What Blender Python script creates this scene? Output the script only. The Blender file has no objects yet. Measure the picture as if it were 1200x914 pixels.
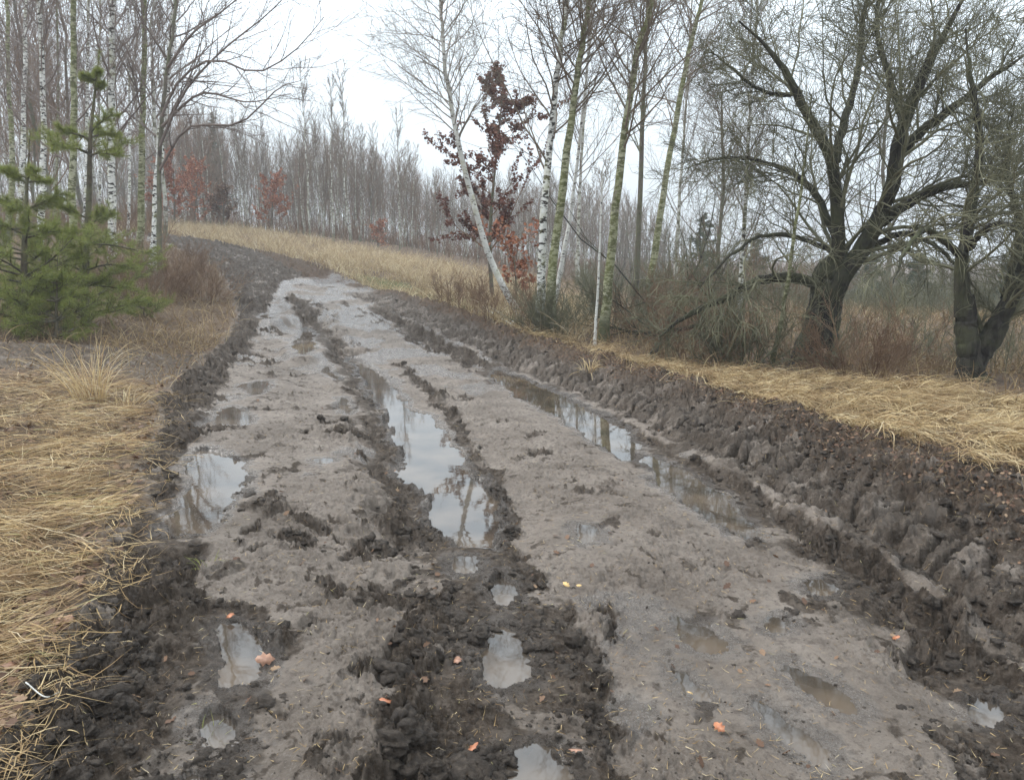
import bpy, math, numpy as np
from math import radians, sin, cos, pi
C = bpy.context.scene
COL = C.collection
rng = np.random.default_rng(7)

# ---------------------------------------------------------------- camera, world, sun, exposure
PITCH, FPX, CH = radians(10.0), 880.0, 1.6
cam_d = bpy.data.cameras.new("camera"); cam = bpy.data.objects.new("camera", cam_d); COL.objects.link(cam)
cam_d.sensor_width = 36; cam_d.lens = 36 * FPX / 1200; cam_d.clip_end = 3000; cam_d.clip_start = 0.05
cam.location = (0, 0, CH); cam.rotation_euler = (pi/2 - PITCH, 0, 0)
C.camera = cam
SUN_EL, SUN_AZ = radians(42), radians(-62)      # azimuth from +Y towards +X
w = bpy.data.worlds.new("World"); C.world = w; w.use_nodes = True
nt = w.node_tree; bg = nt.nodes['Background']
sky = nt.nodes.new('ShaderNodeTexSky'); sky.sky_type = 'NISHITA'; sky.sun_disc = False
sky.sun_elevation = SUN_EL; sky.sun_rotation = SUN_AZ; sky.air_density = 1.5; sky.dust_density = 4
tc = nt.nodes.new('ShaderNodeTexCoord'); sep = nt.nodes.new('ShaderNodeSeparateXYZ')
nt.links.new(tc.outputs['Generated'], sep.inputs[0])
grad = nt.nodes.new('ShaderNodeMapRange'); grad.inputs[1].default_value = 0.0; grad.inputs[2].default_value = 1.0
grad.inputs[3].default_value = 0.68; grad.inputs[4].default_value = 2.6
nt.links.new(sep.outputs['Z'], grad.inputs[0])
nz = nt.nodes.new('ShaderNodeTexNoise'); nz.inputs['Scale'].default_value = 1.6; nz.inputs['Detail'].default_value = 3
nt.links.new(tc.outputs['Generated'], nz.inputs['Vector'])
nr = nt.nodes.new('ShaderNodeMapRange'); nr.inputs[1].default_value = .3; nr.inputs[2].default_value = .7
nr.inputs[3].default_value = .94; nr.inputs[4].default_value = 1.06
nt.links.new(nz.outputs[0], nr.inputs[0])
mul = nt.nodes.new('ShaderNodeMath'); mul.operation = 'MULTIPLY'
nt.links.new(grad.outputs[0], mul.inputs[0]); nt.links.new(nr.outputs[0], mul.inputs[1])
oc = nt.nodes.new('ShaderNodeVectorMath'); oc.operation = 'SCALE'; oc.inputs[0].default_value = (6.8, 7.6, 8.3)
nt.links.new(mul.outputs[0], oc.inputs['Scale'])
mx = nt.nodes.new('ShaderNodeMixRGB'); mx.inputs[0].default_value = 0.90
nt.links.new(sky.outputs[0], mx.inputs[1]); nt.links.new(oc.outputs[0], mx.inputs[2])
nt.links.new(mx.outputs[0], bg.inputs['Color']); bg.inputs['Strength'].default_value = 0.13
sd_ = bpy.data.lights.new("sun", 'SUN'); sd_.energy = 1.5; sd_.angle = radians(12); sd_.color = (1, .97, .93)
so = bpy.data.objects.new("sun", sd_); COL.objects.link(so)
so.rotation_euler = (pi/2 - SUN_EL, 0, -SUN_AZ + pi)
C.view_settings.view_transform = 'Standard'; C.view_settings.look = 'None'
C.view_settings.exposure = 0.36; C.view_settings.gamma = 1.0; C.view_settings.use_curve_mapping = False
C.render.engine = 'CYCLES'
C.cycles.use_denoising = True
C.cycles.max_bounces = 5; C.cycles.diffuse_bounces = 2; C.cycles.glossy_bounces = 2
C.cycles.transmission_bounces = 2; C.cycles.volume_bounces = 0; C.cycles.transparent_max_bounces = 6
C.cycles.caustics_reflective = False; C.cycles.caustics_refractive = False

# ---------------------------------------------------------------- helpers: projection, noise, distances
def ray(u, v):
    a = (u - 600) / FPX; b = (457 - v) / FPX
    return np.array([a, cos(PITCH) + b*sin(PITCH), -sin(PITCH) + b*cos(PITCH)])
def at(u, v, Y):
    d = ray(u, v); return np.array([0, 0, CH]) + d * (Y / d[1])

_p = np.random.default_rng(3).random(65536).astype(np.float32)
def _h(ix, iy, s):
    k = (ix.astype(np.int64) * 73856093) ^ (iy.astype(np.int64) * 19349663) ^ (s * 83492791)
    k = (k ^ (k >> 13)) * 1274126177
    return _p[(k ^ (k >> 16)) & 65535]
def vn(x, y, s=0):                                # gradient noise, about -1..1
    ix = np.floor(x); iy = np.floor(y); fx = x - ix; fy = y - iy
    ux = fx*fx*fx*(fx*(fx*6-15)+10); uy = fy*fy*fy*(fy*(fy*6-15)+10)
    def g(a, b):
        t = _h(ix + a, iy + b, s) * 6.2831853
        return np.cos(t)*(fx-a) + np.sin(t)*(fy-b)
    n0 = g(0, 0)*(1-ux) + g(1, 0)*ux; n1 = g(0, 1)*(1-ux) + g(1, 1)*ux
    return (n0*(1-uy) + n1*uy) * 1.5
def fbm(x, y, s=0, o=4, g=.5):
    r = 0; a = 1; t = 0
    for i in range(o):
        r = r + a*vn(x*2**i + 7.3*i, y*2**i - 3.1*i, s+i); t += a; a *= g
    return r / t
def worley(x, y, s=0):
    ix = np.floor(x); iy = np.floor(y); d1 = np.full(x.shape, 9.); d2 = np.full(x.shape, 9.); idv = np.zeros(x.shape)
    for a in (-1, 0, 1):
        for b in (-1, 0, 1):
            cx = ix + a + _h(ix+a, iy+b, s); cy = iy + b + _h(ix+a, iy+b, s+51)
            d = (cx-x)**2 + (cy-y)**2
            m = d < d1
            d2 = np.where(m, d1, np.minimum(d2, d)); idv = np.where(m, _h(ix+a, iy+b, s+99), idv); d1 = np.where(m, d, d1)
    return np.sqrt(d1), np.sqrt(d2), idv
def ss(a, b, x):
    t = np.clip((x - a) / (b - a), 0, 1); return t*t*(3 - 2*t)
def poly_sd(poly, X, Y):                          # signed distance, negative inside
    poly = np.asarray(poly)[:, :2]; n = len(poly)
    d = np.full(X.shape, 1e9); ins = np.zeros(X.shape, bool)
    for i in range(n):
        ax, ay = poly[i]; bx, by = poly[(i+1) % n]
        ex, ey = bx-ax, by-ay; px, py = X-ax, Y-ay
        t = np.clip((px*ex + py*ey) / (ex*ex + ey*ey + 1e-12), 0, 1)
        d = np.minimum(d, (px-ex*t)**2 + (py-ey*t)**2)
        if ey != 0:
            c = ((ay > Y) != (by > Y)) & (X < ex*(Y-ay)/ey + ax); ins ^= c
    return np.where(ins, -1, 1) * np.sqrt(d)
def line_d(pl, X, Y):                             # distance, side sign (+ = right of travel), arclength
    pl = np.asarray(pl)[:, :2]; best = np.full(X.shape, 1e9); sg = np.ones(X.shape); arc = np.zeros(X.shape); L = 0
    for i in range(len(pl)-1):
        ax, ay = pl[i]; bx, by = pl[i+1]; ex, ey = bx-ax, by-ay; l = math.hypot(ex, ey)
        px, py = X-ax, Y-ay; t = np.clip((px*ex + py*ey)/(l*l), 0, 1)
        d = (px-ex*t)**2 + (py-ey*t)**2; m = d < best
        best = np.where(m, d, best); sg = np.where(m, np.where(ex*py - ey*px > 0, 1, -1), sg); arc = np.where(m, L + t*l, arc); L += l
    return np.sqrt(best), sg, arc

# ---------------------------------------------------------------- terrain: broad shape
ctrl = [(0,0,0),(-3,0,0),(3,0,0),(0,4,0),(3,4,.02),(1,8,0),(-1.3,4,0),(-4,5,.25),(-2.6,3,.1),(-6,8,.45),(-2.5,9,.04),(-1,13,.05),
        (5,9,.2),(8,12,.2),(10,8,.25),(4,14,.15),(0,-8,0),(-9,-8,0),(9,-8,0),(-12,5,.6),(-12,15,1.2)]
ctrl += [tuple(at(*q)) for q in [(290,400,13),(95,375,12),(350,325,21),(200,281,26),(600,375,15),(950,425,11.5),(1140,440,10.5),(640,385,15),
        (710,380,17),(500,310,30),(400,300,30),(260,272,33),(200,264,36),(700,340,42),(850,350,42),(1150,362,42),(100,300,21),(0,330,17),
        (480,290,44),(350,275,44),(230,262,46),(60,270,32)]]
ctrl = np.array(ctrl); _K = 3.0
def _phi(x, y): return np.sqrt((x[..., None]-ctrl[:, 0])**2 + (y[..., None]-ctrl[:, 1])**2 + _K*_K)
_n = len(ctrl); _A = np.zeros((_n+1, _n+1)); _A[:_n, :_n] = _phi(ctrl[:, 0], ctrl[:, 1]); _A[_n, :_n] = 1; _A[:_n, _n] = 1
_A[:_n, :_n] -= np.eye(_n)*0.15
_W = np.linalg.solve(_A, np.append(ctrl[:, 2], 0))
def Z0(x, y):
    x = np.asarray(x, float); y = np.asarray(y, float)
    dx, dy = x, y - 15; r = np.sqrt(dx*dx + dy*dy) + 1e-9
    rr = np.where(r > 42, 42 + 12*np.tanh((r-42)/12), r)
    x = dx/r*rr; y = 15 + dy/r*rr
    z = np.full(x.shape, _W[-1])
    for i in range(_n): z = z + _W[i]*np.sqrt((x-ctrl[i, 0])**2 + (y-ctrl[i, 1])**2 + _K*_K)
    return z
Zm = Z0
def gp(u, v, far=27.):
    d = ray(u, v); t = np.linspace(.5, 60, 1200)
    z = CH + d[2]*t; g = Zm(d[0]*t, d[1]*t)
    m = np.nonzero(z < g)[0]
    if len(m) == 0: return at(u, v, far)
    a, b = t[max(m[0]-1, 0)], t[m[0]]
    for _ in range(20):
        c = (a+b)/2
        if CH + d[2]*c < Zm(np.array([d[0]*c]), np.array([d[1]*c]))[0]: b = c
        else: a = c
    return np.array([d[0]*b, d[1]*b, CH + d[2]*b])
def gps(l): return np.array([gp(*q) for q in l])

BANK = gps([(385,338),(450,365),(560,418),(650,455),(735,492),(800,527),(860,563),(960,615),(1080,695),(1200,790),(1330,900),(1600,1200)])
def Zbank(x, y):
    z = Z0(x, y); d, s, a = line_d(BANK, x, y)
    fade = ss(0, 3, a)
    return z + np.where(s > 0, .17*ss(0.05, .95, d)*(1 - .4*ss(1.4, 3.5, d)), 0) * fade
Zm = Zbank

def scr(pts, k=2.0, ox=150, oy=280): return [(ox + a/k, oy + b/k) for a, b in pts]
# puddles: outline in the photograph's pixels -> world polygon on the ground; level drop, depth, thin?
PUD = [
 ('long murky puddle filling the middle wheel rut, brown and white reflections', scr([(515,268),(560,290),(610,325),(655,385),(700,410),(740,440),(780,490),(830,570),(860,610),(862,690),(850,735),(790,735),(740,705),(715,640),(690,600),(650,560),(635,500),(620,450),(600,410),(560,350),(530,300)]), .07, .06),
 ('bright jagged puddle in the left rut beside the straw', scr([(165,480),(235,490),(250,515),(285,545),(270,590),(235,610),(215,650),(170,700),(90,700),(80,670),(130,600),(140,560),(150,520)]), .03, .04),
 ('small white puddle just up the left rut from the jagged one', scr([(235,385),(265,400),(310,430),(290,440),(230,432),(190,430),(175,438),(170,430),(205,412)]), .03, .03),
 ('tiny puddle above the small white one in the left rut', scr([(255,345),(330,338),(337,355),(290,378),(280,362)]), .02, .03),
 ('farthest little square puddle in the left rut', scr([(312,178),(345,170),(352,198),(325,206)]), .02, .03),
 ('long thin water film in the upper middle of the left lane', scr([(398,200),(430,195),(440,240),(437,285),(405,295),(385,260)]), .012, .02),
 ('narrow water film running into the middle clods up the track', scr([(450,300),(470,305),(495,335),(480,338)]), .012, .02),
 ('small upright puddle at the edge of the middle clods', scr([(487,375),(515,378),(524,415),(500,412)]), .02, .02),
 ('finger-wide wet spot alone on the left lane', scr([(435,522),(475,522),(480,532),(440,534)]), .004, .01),
 ('long brown ditch of water under the tyre-printed bank', [(575,428),(600,438),(665,463),(735,498),(752,520),(748,543),(717,524),(676,500),(635,478),(600,461),(583,446)], .07, .06),
 ('narrow brown lower end of the ditch under the tyre-printed bank', [(762,524),(790,540),(838,568),(868,600),(895,628),(880,632),(846,614),(793,584),(764,560),(756,545)], .045, .05),
 ('grey puddle with a leaf on its rim in the lower left rut', [(256,735),(279,731),(292,746),(300,758),(305,779),(312,801),(283,806),(270,812),(254,798),(256,775),(244,767)], .045, .04),
 ('slim grey puddle below the leaf-rimmed one, lower left', [(240,833),(262,831),(281,871),(267,877),(238,864)], .045, .04),
 ('puddle cut by the lower edge under the left rut', [(215,902),(252,904),(262,930),(210,935)], .045, .04),
 ('small puddle among clods right below the long murky one', [(530,663),(555,665),(553,685),(528,682)], .04, .03),
 ('narrow pool between clods below the long murky puddle', [(577,680),(608,694),(602,714),(580,710)], .04, .03),
 ('mid sized grey pool in the lower end of the middle rut', [(570,735),(598,731),(622,775),(617,798),(580,810),(565,789)], .04, .04),
 ('grey pool at the bottom edge in the middle rut', [(598,887),(625,869),(656,892),(660,925),(595,925)], .04, .04),
 ('small round water film on the smooth right lane, farthest of its films', [(676,622),(696,624),(700,643),(680,647)], .004, .01),
 ('striped oblong water film on the right lane', [(785,724),(816,735),(848,754),(842,772),(810,766)], .005, .012),
 ('dull shallow film below the striped oblong one', [(790,782),(830,812),(832,830),(805,815)], .003, .008),
 ('long slanting water film nearest the lower right', [(908,782),(950,794),(1006,830),(998,842),(950,818)], .006, .014),
 ('long film with branch reflections at the bottom of the right lane', [(884,822),(927,846),(964,876),(970,902),(945,889),(908,854)], .006, .014),
 ('tiny pool above the long slanting film', [(898,729),(927,732),(918,746),(902,744)], .006, .014),
 ('small brown pool at the foot of the ridge', [(940,682),(974,682),(976,700),(950,700)], .02, .02),
 ('muddy pool by the ridge at the right edge', [(1150,806),(1180,815),(1175,840),(1145,830)], .03, .03),
]
def sm(pl, k=1):
    P = np.asarray(pl, float)
    for _ in range(k):
        Q = np.roll(P, -1, 0); P = np.stack([P*.75+Q*.25, P*.25+Q*.75], 1).reshape(-1, P.shape[1])
    return P
PUDW = [(lab, sm(gps(pl)), drop, dep) for lab, pl, drop, dep in PUD]

ROAD = gps([(-150,1300),(0,838),(60,768),(110,680),(150,600),(172,520),(192,465),(225,440),(262,405),(278,375),(275,350),(258,322),(225,300),(190,287),(120,279),
            (120,272),(200,277),(300,294),(370,311),(420,334),(520,361),(600,389),(680,412),(780,438),(900,478),(1000,503),(1100,530),(1200,556),(1400,610),(1800,900),(1300,1500)])
CH_L = gps([(-200,1200),(0,838),(60,768),(110,680),(150,600),(172,520),(192,465),(225,440),(262,405),(278,375),(275,350),(258,322),(225,300),(190,285),(150,270),(200,273),(290,290),(370,307),(410,322),(375,324),(330,330),(320,350),
            (306,375),(292,410),(262,445),(243,480),(222,525),(190,600),(215,640),(240,650),(235,690),(262,712),(305,722),(326,755),(322,805),(300,850),(285,880),(275,914),(250,1200)])
CH_M = gps([(495,645),(530,640),(590,645),(650,685),(640,705),(670,745),(697,780),(695,820),(722,868),(700,885),(720,930),(760,1100),(430,1100),(440,905),(430,865),(475,840),(440,800),(400,792),(405,775),(460,765),(470,750),(500,730),(520,700),(480,690)])
CH_M2 = gps([(345,350),(362,372),(385,400),(410,428),(440,470),(462,520),(478,560),(490,610),(515,650)])
CH_M3 = gps([(470,428),(498,455),(522,480),(548,510),(575,560),(590,600),(592,650),(620,680)])
CRK = [gps(l) for l in ([(195,590),(300,595),(345,605),(375,625)], [(360,512),(400,508),(460,515)], [(400,640),(450,645),(500,660)], [(400,700),(470,712),(520,705)], [(230,655),(262,668),(300,640)],
                        [(395,352),(440,372),(500,395),(575,440)], [(330,345),(360,352),(400,375)])]
GREEN = gps([(400,318),(470,330),(560,352),(600,372),(520,358),(440,340)])
STRAW_L = gps([(-500,438),(0,436),(100,432),(180,450),(190,468),(172,515),(150,590),(112,672),(55,762),(0,832),(-150,1100),(-900,1300)])

# ---------------------------------------------------------------- ground sheet: polar grid, fine where the track is
a_f = np.arange(-46, 46.001, .085); a_c = np.concatenate([np.arange(-180, -46, 3), a_f, np.arange(46.5, 180.1, 3)])
AZ = np.radians(a_c); AZ[0] = -pi; AZ[-1] = pi
rr = [0.0005, .4, .8, 1.2]; r = 1.4
while r < 47: rr.append(r); r += r*(.0031 if r < 7 else .005)
while r < 330: rr.append(r); r *= 1.06
RR = np.array(rr); NA, NR = len(AZ), len(RR)
Rg, Ag = np.meshgrid(RR, AZ, indexing='ij')
X = (Rg*np.sin(Ag)).ravel(); Y = (Rg*np.cos(Ag)).ravel()
near = ss(60, 40, np.hypot(X, Y))
wx = X + near*(.10*vn(X*1.9, Y*1.9, 11) + .05*vn(X*5.5, Y*5.5, 12) + .028*vn(X*14, Y*14, 13) + .012*vn(X*37, Y*37, 14))
wy = Y + near*(.10*vn(X*1.9, Y*1.9, 21) + .05*vn(X*5.5, Y*5.5, 22) + .028*vn(X*14, Y*14, 23) + .012*vn(X*37, Y*37, 24))
Z = Zbank(X, Y)
bd, bs, ba = line_d(BANK, wx, wy); sbd = bd*bs
MUDB = gps([(-300,402),(0,404),(120,407),(240,418),(250,445),(190,452),(100,432),(0,436),(-300,440)])
mudb = ss(.15, -.12, poly_sd(MUDB, wx, wy))*.6
road = np.maximum(ss(.12, -.12, poly_sd(ROAD, wx, wy)), mudb)
churn = np.maximum(ss(.06, -.06, poly_sd(CH_L, wx, wy)), np.minimum(mudb*1.6, 1))
churn = np.maximum(churn, ss(.05, -.05, poly_sd(CH_M, wx, wy)))
d2, _, _ = line_d(CH_M2, wx, wy); churn = np.maximum(churn, ss(.34, .12, d2))
d3, _, _ = line_d(CH_M3, wx, wy); churn = np.maximum(churn, ss(.12, .04, d3))
for c in CRK:
    d, _, _ = line_d(c, wx, wy); churn = np.maximum(churn, .8*ss(.16, .03, d)*ss(-.35, .15, vn(X*3, Y*3, 31)))
rutwall = ss(-.5, -.35, sbd)*ss(.12, -.05, sbd)*ss(2., 4., ba)
bank = ss(.02, .12, sbd)*road*ss(0, 2, ba)
upper = ss(.55, .95, sbd + .2*vn(X*2, Y*2, 30))*road*ss(13.2, 11.5, ba)
upper = np.maximum(upper, ss(1.3, 1.6, sbd)*road)
churn = np.maximum(churn, rutwall*ss(-.25, -.1, sbd))  # churned wall; its dark tone also paints the shadow under the ridge
churn = np.maximum(churn, .85*ss(-.62, -.5, sbd)*ss(.1, 0, sbd)*ss(4, 7, ba)*ss(-.2, .2, vn(X*2.5, Y*2.5, 33)+.05))
rl = ss(-2.6, -2.1, sbd)                                      # the smoother right lane
patch = ss(.10, .30, fbm(wx*2.4, wy*2.4, 41, 5, .62) - .10*rl)*(1 - .25*rl)*(1-bank)
small = .75*ss(.16, .36, fbm(wx*8, wy*8, 43, 4, .6) - .05*rl)*(1-bank)*road
churn = np.maximum(churn, patch)*road
crest = np.exp(-((sbd-.02)/.045)**2)*ss(3.5, 9, ba)*ss(-.5, .1, vn(X*3, Y*3, 35))
churn = churn*(1-.8*crest)
holes = ss(.12, .34, fbm(wx*3.1, wy*3.1, 45, 4, .6))           # firm crust islands left inside the churn
# shapes
slow = .035*vn(X*.7, Y*.7, 51)
w1, w2, wi = worley(wx*6.5, wy*6.5, 61)
w3, w4, wj = worley(wx*15 + .3*vn(X*9, Y*9, 5), wy*15, 62)
lump = (np.clip(1 - w1*1.15, 0, 1)**.6)*(.35 + .65*wi)
lump2 = (np.clip(1 - w3*1.1, 0, 1)**.6)*(.3 + .7*wj)
rid = 1 - np.abs(vn(wx*5, wy*5, 64))*2
big = fbm(wx*1.7, wy*1.7, 65, 3)
w5, w6, wk = worley(wx*32, wy*32 + .3*vn(X*20, Y*20, 6), 63)
chunk = np.clip((w2-w1)*2.2, 0, 1)*(.3+.7*wi); chunk2 = np.clip((w4-w3)*2.0, 0, 1)*(.2+.8*wj); chunk3 = np.clip((w6-w5)*1.8, 0, 1)*(.2+.8*wk)
rg1 = 1 - np.abs(fbm(wx*5 + .5*vn(X*4, Y*4, 8), wy*5, 67, 5, .62))*3
rg2 = 1 - np.abs(fbm(wx*13, wy*13 + .4*vn(X*9, Y*9, 9), 68, 4, .65))*3
blob = fbm(wx*4.2, wy*4.2, 69, 5, .6)
chH = ss(.30, .62, churn)
mud2 = fbm(wx*11 + .6*vn(X*5, Y*5, 3), wy*11, 74, 5, .66)
chH = chH*(.45 + .55*ss(.55, 1., churn))
w7, w8, wl = worley(wx*10.5, wy*10.5, 163); lumpm = np.clip(1 - w7*1.12, 0, 1)**.55*(.25+.75*wl)
cl = chH*(.13*blob + .10*big + .075*lump + .070*lumpm + .048*lump2 + .045*rg1 + .024*rg2 - .125 + .022*chunk + .045*mud2 + .010*chunk3 + .014*fbm(X*30, Y*30, 66, 4, .7))
lip = .035*np.exp(-((churn-.22)/.13)**2)*ss(-.1, .35, vn(wx*6, wy*6, 79))
cl = cl + lip*(1-bank)
comp = road*(1-churn)*(1-bank)
micro = fbm(X*9, Y*9, 71, 5, .6)
pit = np.clip(fbm(X*26, Y*26, 75, 3) - .25, 0, 1)
cp = comp*(.030*micro + .012*rg1 + .012*rg2 + .022*pit + .010*fbm(X*45, Y*45, 78, 3, .7) - .012*np.clip(chunk3, 0, 1)*ss(0, .4, micro) + .03*vn(X*1.3, Y*1.3, 73) + .012*np.clip(fbm(X*3, Y*3, 76, 3)-.2, 0, 1)*3*(1-np.abs(vn(X*11, Y*11, 77))))
# tyre lug prints stamped along the bank
ph = (ba + .45*sbd + .09*vn(X*2, Y*2, 81) + .04*vn(X*7, Y*7, 82))/.20
lug = np.abs(np.sin(pi*ph)); lug = ss(.18, .75, lug)*(.75+.5*fbm(X*6, Y*6, 94, 3))
lz = ss(.08, .2, sbd)*ss(.66, .48, sbd + .14*vn(X*1.5, Y*1.5, 83))*ss(-.55, .0, vn(X*2.1, Y*2.1, 80)+.15)
lugrow2 = ss(.84, .92, sbd)*ss(1.2, 1.05, sbd)
bk = bank*(lz*.11*(lug-.5)*(.6+.6*ss(-.3, .4, vn(X*.8, Y*.8, 84))) + .035*lz*lump + .09*fbm(wx*1.6, wy*1.6, 85, 5, .6) + .03*rg1*ss(-.2, .3, vn(X*1.2, Y*1.2, 89)) + .024*rg2 + .03*mud2 + .03*lumpm + .012*chunk3 + .008*fbm(X*22, Y*22, 86, 3))
bk += bank*(upper*(.05*lump + .03*chunk + .02*chunk2 + .07*fbm(X*5, Y*5, 87, 5, .62)) + (1-upper)*(1-lz)*(.035*rg1 + .03*chunk + .03*mud2))
# ridge between the two grooves towards the lower right, and the rut wall
fr = ss(3.5, 9, ba)
prof = -.07*np.exp(-((sbd+.26)/.17)**2) + .085*np.exp(-((sbd-.02)/.055)**2)*(.7+.6*vn(ba*1.5, X*0, 88)) - .09*np.exp(-((sbd-.17)/.06)**2)*ss(7, 10.5, ba)
prof += -.06*np.exp(-((sbd-.5)/.12)**2)*ss(10.5, 12, ba)
bk += prof*ss(2, 4, ba)*road
# middle rut depression, left rut depression, edges
cm = -.03*ss(.3, .0, d2) + .05*np.exp(-((d2-.36)/.07)**2)*ss(0, .5, rid)
shoulder = .05*np.exp(-(poly_sd(ROAD, wx, wy)/.18)**2)*ss(.3, -.3, X)
veg = 1 - road
vz = veg*near*(.05*fbm(X*1.1, Y*1.1, 91, 4) + .02*fbm(X*6, Y*6, 92, 3))
Z = Z + near*(slow*road + cl + cp + bk + cm*road + shoulder + vz)
wet = np.zeros_like(Z)
PW = []
INS = np.zeros(len(Z), bool); jobs = []
for lab, P, drop, dep in PUDW:                    # 1: level of each puddle, ground round it eased towards that level
    x0, y0 = P[:, :2].min(0) - .6; x1, y1 = P[:, :2].max(0) + .6
    m = np.nonzero((X > x0) & (X < x1) & (Y > y0) & (Y < y1))[0]
    raw = poly_sd(P, X[m], Y[m])
    A_ = abs(np.sum(P[:, 0]*np.roll(P[:, 1], -1) - P[:, 1]*np.roll(P[:, 0], -1)))/2; kw = float(np.clip(math.sqrt(A_)*1.3, .3, .9))
    sd = np.maximum(poly_sd(P, X[m] + kw*(wx[m]-X[m]), Y[m] + kw*(wy[m]-Y[m])) + .03*fbm(X[m]*16, Y[m]*16, 98, 3, .6) - (.012 if A_ < .05 else 0), raw-.07)
    core = Z[m][raw < .03]
    far_ = np.hypot(*P[:, :2].mean(0)) > 7.5
    wz = float(np.percentile(core, 72 if far_ else 54)) - drop*(.2 if far_ and drop < .04 else .3 if drop < .06 else .7)
    fl = .2 if far_ else .4; Z[m] = wz + (Z[m]-wz)*(fl + (1-fl)*ss(0, .55 if far_ else .45, raw))
    jobs.append((lab, P, drop, dep, wz, m, raw, sd)); INS[m] |= sd < 0
for lab, P, drop, dep, wz, m, raw, sd in jobs:    # 2: basin, crumbling rim
    wid = .07 if drop > .02 else .04; zz = Z[m]
    ins = ss(0, -wid*1.3, sd)
    bot = wz - dep*ins - .003 + .35*cl[m]*ins*(.5 if drop > .02 else .2) + (.006*micro[m])*(drop < .02)
    b2 = ss(0, wid, np.maximum(sd, 0)); hold = ss(.28, .12, raw)
    rim = np.maximum((wz+.006)*(1-b2) + zz*b2, zz*(1-hold) + hold*np.maximum(zz, wz+.004))
    Z[m] = np.where(sd < 0, np.minimum(zz, bot), np.where(INS[m], zz, rim))
    wet[m] = np.maximum(wet[m], ss(.14, 0, sd))
    PW.append((lab, P, wz))
for lab, P, drop, dep, wz, m, raw, sd in jobs:
    e = (sd >= 0) & (raw < .13) & ~INS[m]; q = m[e]; Z[q] = np.maximum(Z[q], wz+.004)
lw = ss(.0, .35, fbm(X*1.1, Y*1.1, 95, 3) + .55*ss(6, 15, np.hypot(X, Y)) - .22)
wet = np.maximum(wet, .95*lw*road*(1-bank)*(1-.9*ss(.2, .6, churn)))
Hg = Z.reshape(NR, NA); CHg = churn.reshape(NR, NA)
def lut(G, x, y):
    r = np.hypot(x, y); a = np.arctan2(x, y)
    fi = np.interp(r, RR, np.arange(NR)); fj = np.interp(a, AZ, np.arange(NA))
    i = np.clip(fi.astype(int), 0, NR-2); j = np.clip(fj.astype(int), 0, NA-2); di = fi-i; dj = fj-j
    return (G[i, j]*(1-di)*(1-dj) + G[i+1, j]*di*(1-dj) + G[i, j+1]*(1-di)*dj + G[i+1, j+1]*di*dj)
def gz(x, y): return lut(Hg, np.asarray(x, float), np.asarray(y, float))

# ---------------------------------------------------------------- mesh + material helpers
def mesh_obj(name, V, F, mat=None, parent=None, attrs=None, smooth=True, tri=None, label=None, cat=None, group=None, kind=None, mats=None, mi=None):
    me = bpy.data.meshes.new(name); V = np.ascontiguousarray(V, np.float32)
    F = np.asarray(F) if F is not None and len(F) else np.zeros((0, 4), int)
    T = np.asarray(tri) if tri is not None and len(tri) else np.zeros((0, 3), int)
    me.vertices.add(len(V)); me.vertices.foreach_set('co', V.ravel())
    k = F.shape[1] if len(F) else 4
    idx = np.concatenate([F.ravel(), T.ravel()]).astype(np.int32)
    me.loops.add(len(idx)); me.loops.foreach_set('vertex_index', idx)
    st = np.concatenate([np.arange(len(F))*k, len(F)*k + np.arange(len(T))*3]).astype(np.int32)
    me.polygons.add(len(st)); me.polygons.foreach_set('loop_start', st)
    if smooth: me.polygons.foreach_set('use_smooth', np.ones(len(st), bool))
    me.update(calc_edges=True)
    if attrs:
        for n, d in attrs.items():
            at_ = me.attributes.new(n, 'FLOAT', 'POINT'); at_.data.foreach_set('value', np.ascontiguousarray(d, np.float32))
    for m_ in (mats or ([mat] if mat else [])): me.materials.append(m_)
    if mi is not None: me.polygons.foreach_set('material_index', np.asarray(mi, np.int32))
    o = bpy.data.objects.new(name, me); COL.objects.link(o)
    if parent: o.parent = parent
    tag(o, label, cat, group, kind); return o
def tag(o, label=None, cat=None, group=None, kind=None):
    if label: o['label'] = label
    if cat: o['category'] = cat
    if group: o['group'] = group
    if kind: o['kind'] = kind
    return o
def empty(name, loc, label=None, cat=None, group=None):
    o = bpy.data.objects.new(name, None); COL.objects.link(o); o.location = loc; o.empty_display_size = .2
    return tag(o, label, cat, group)
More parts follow.
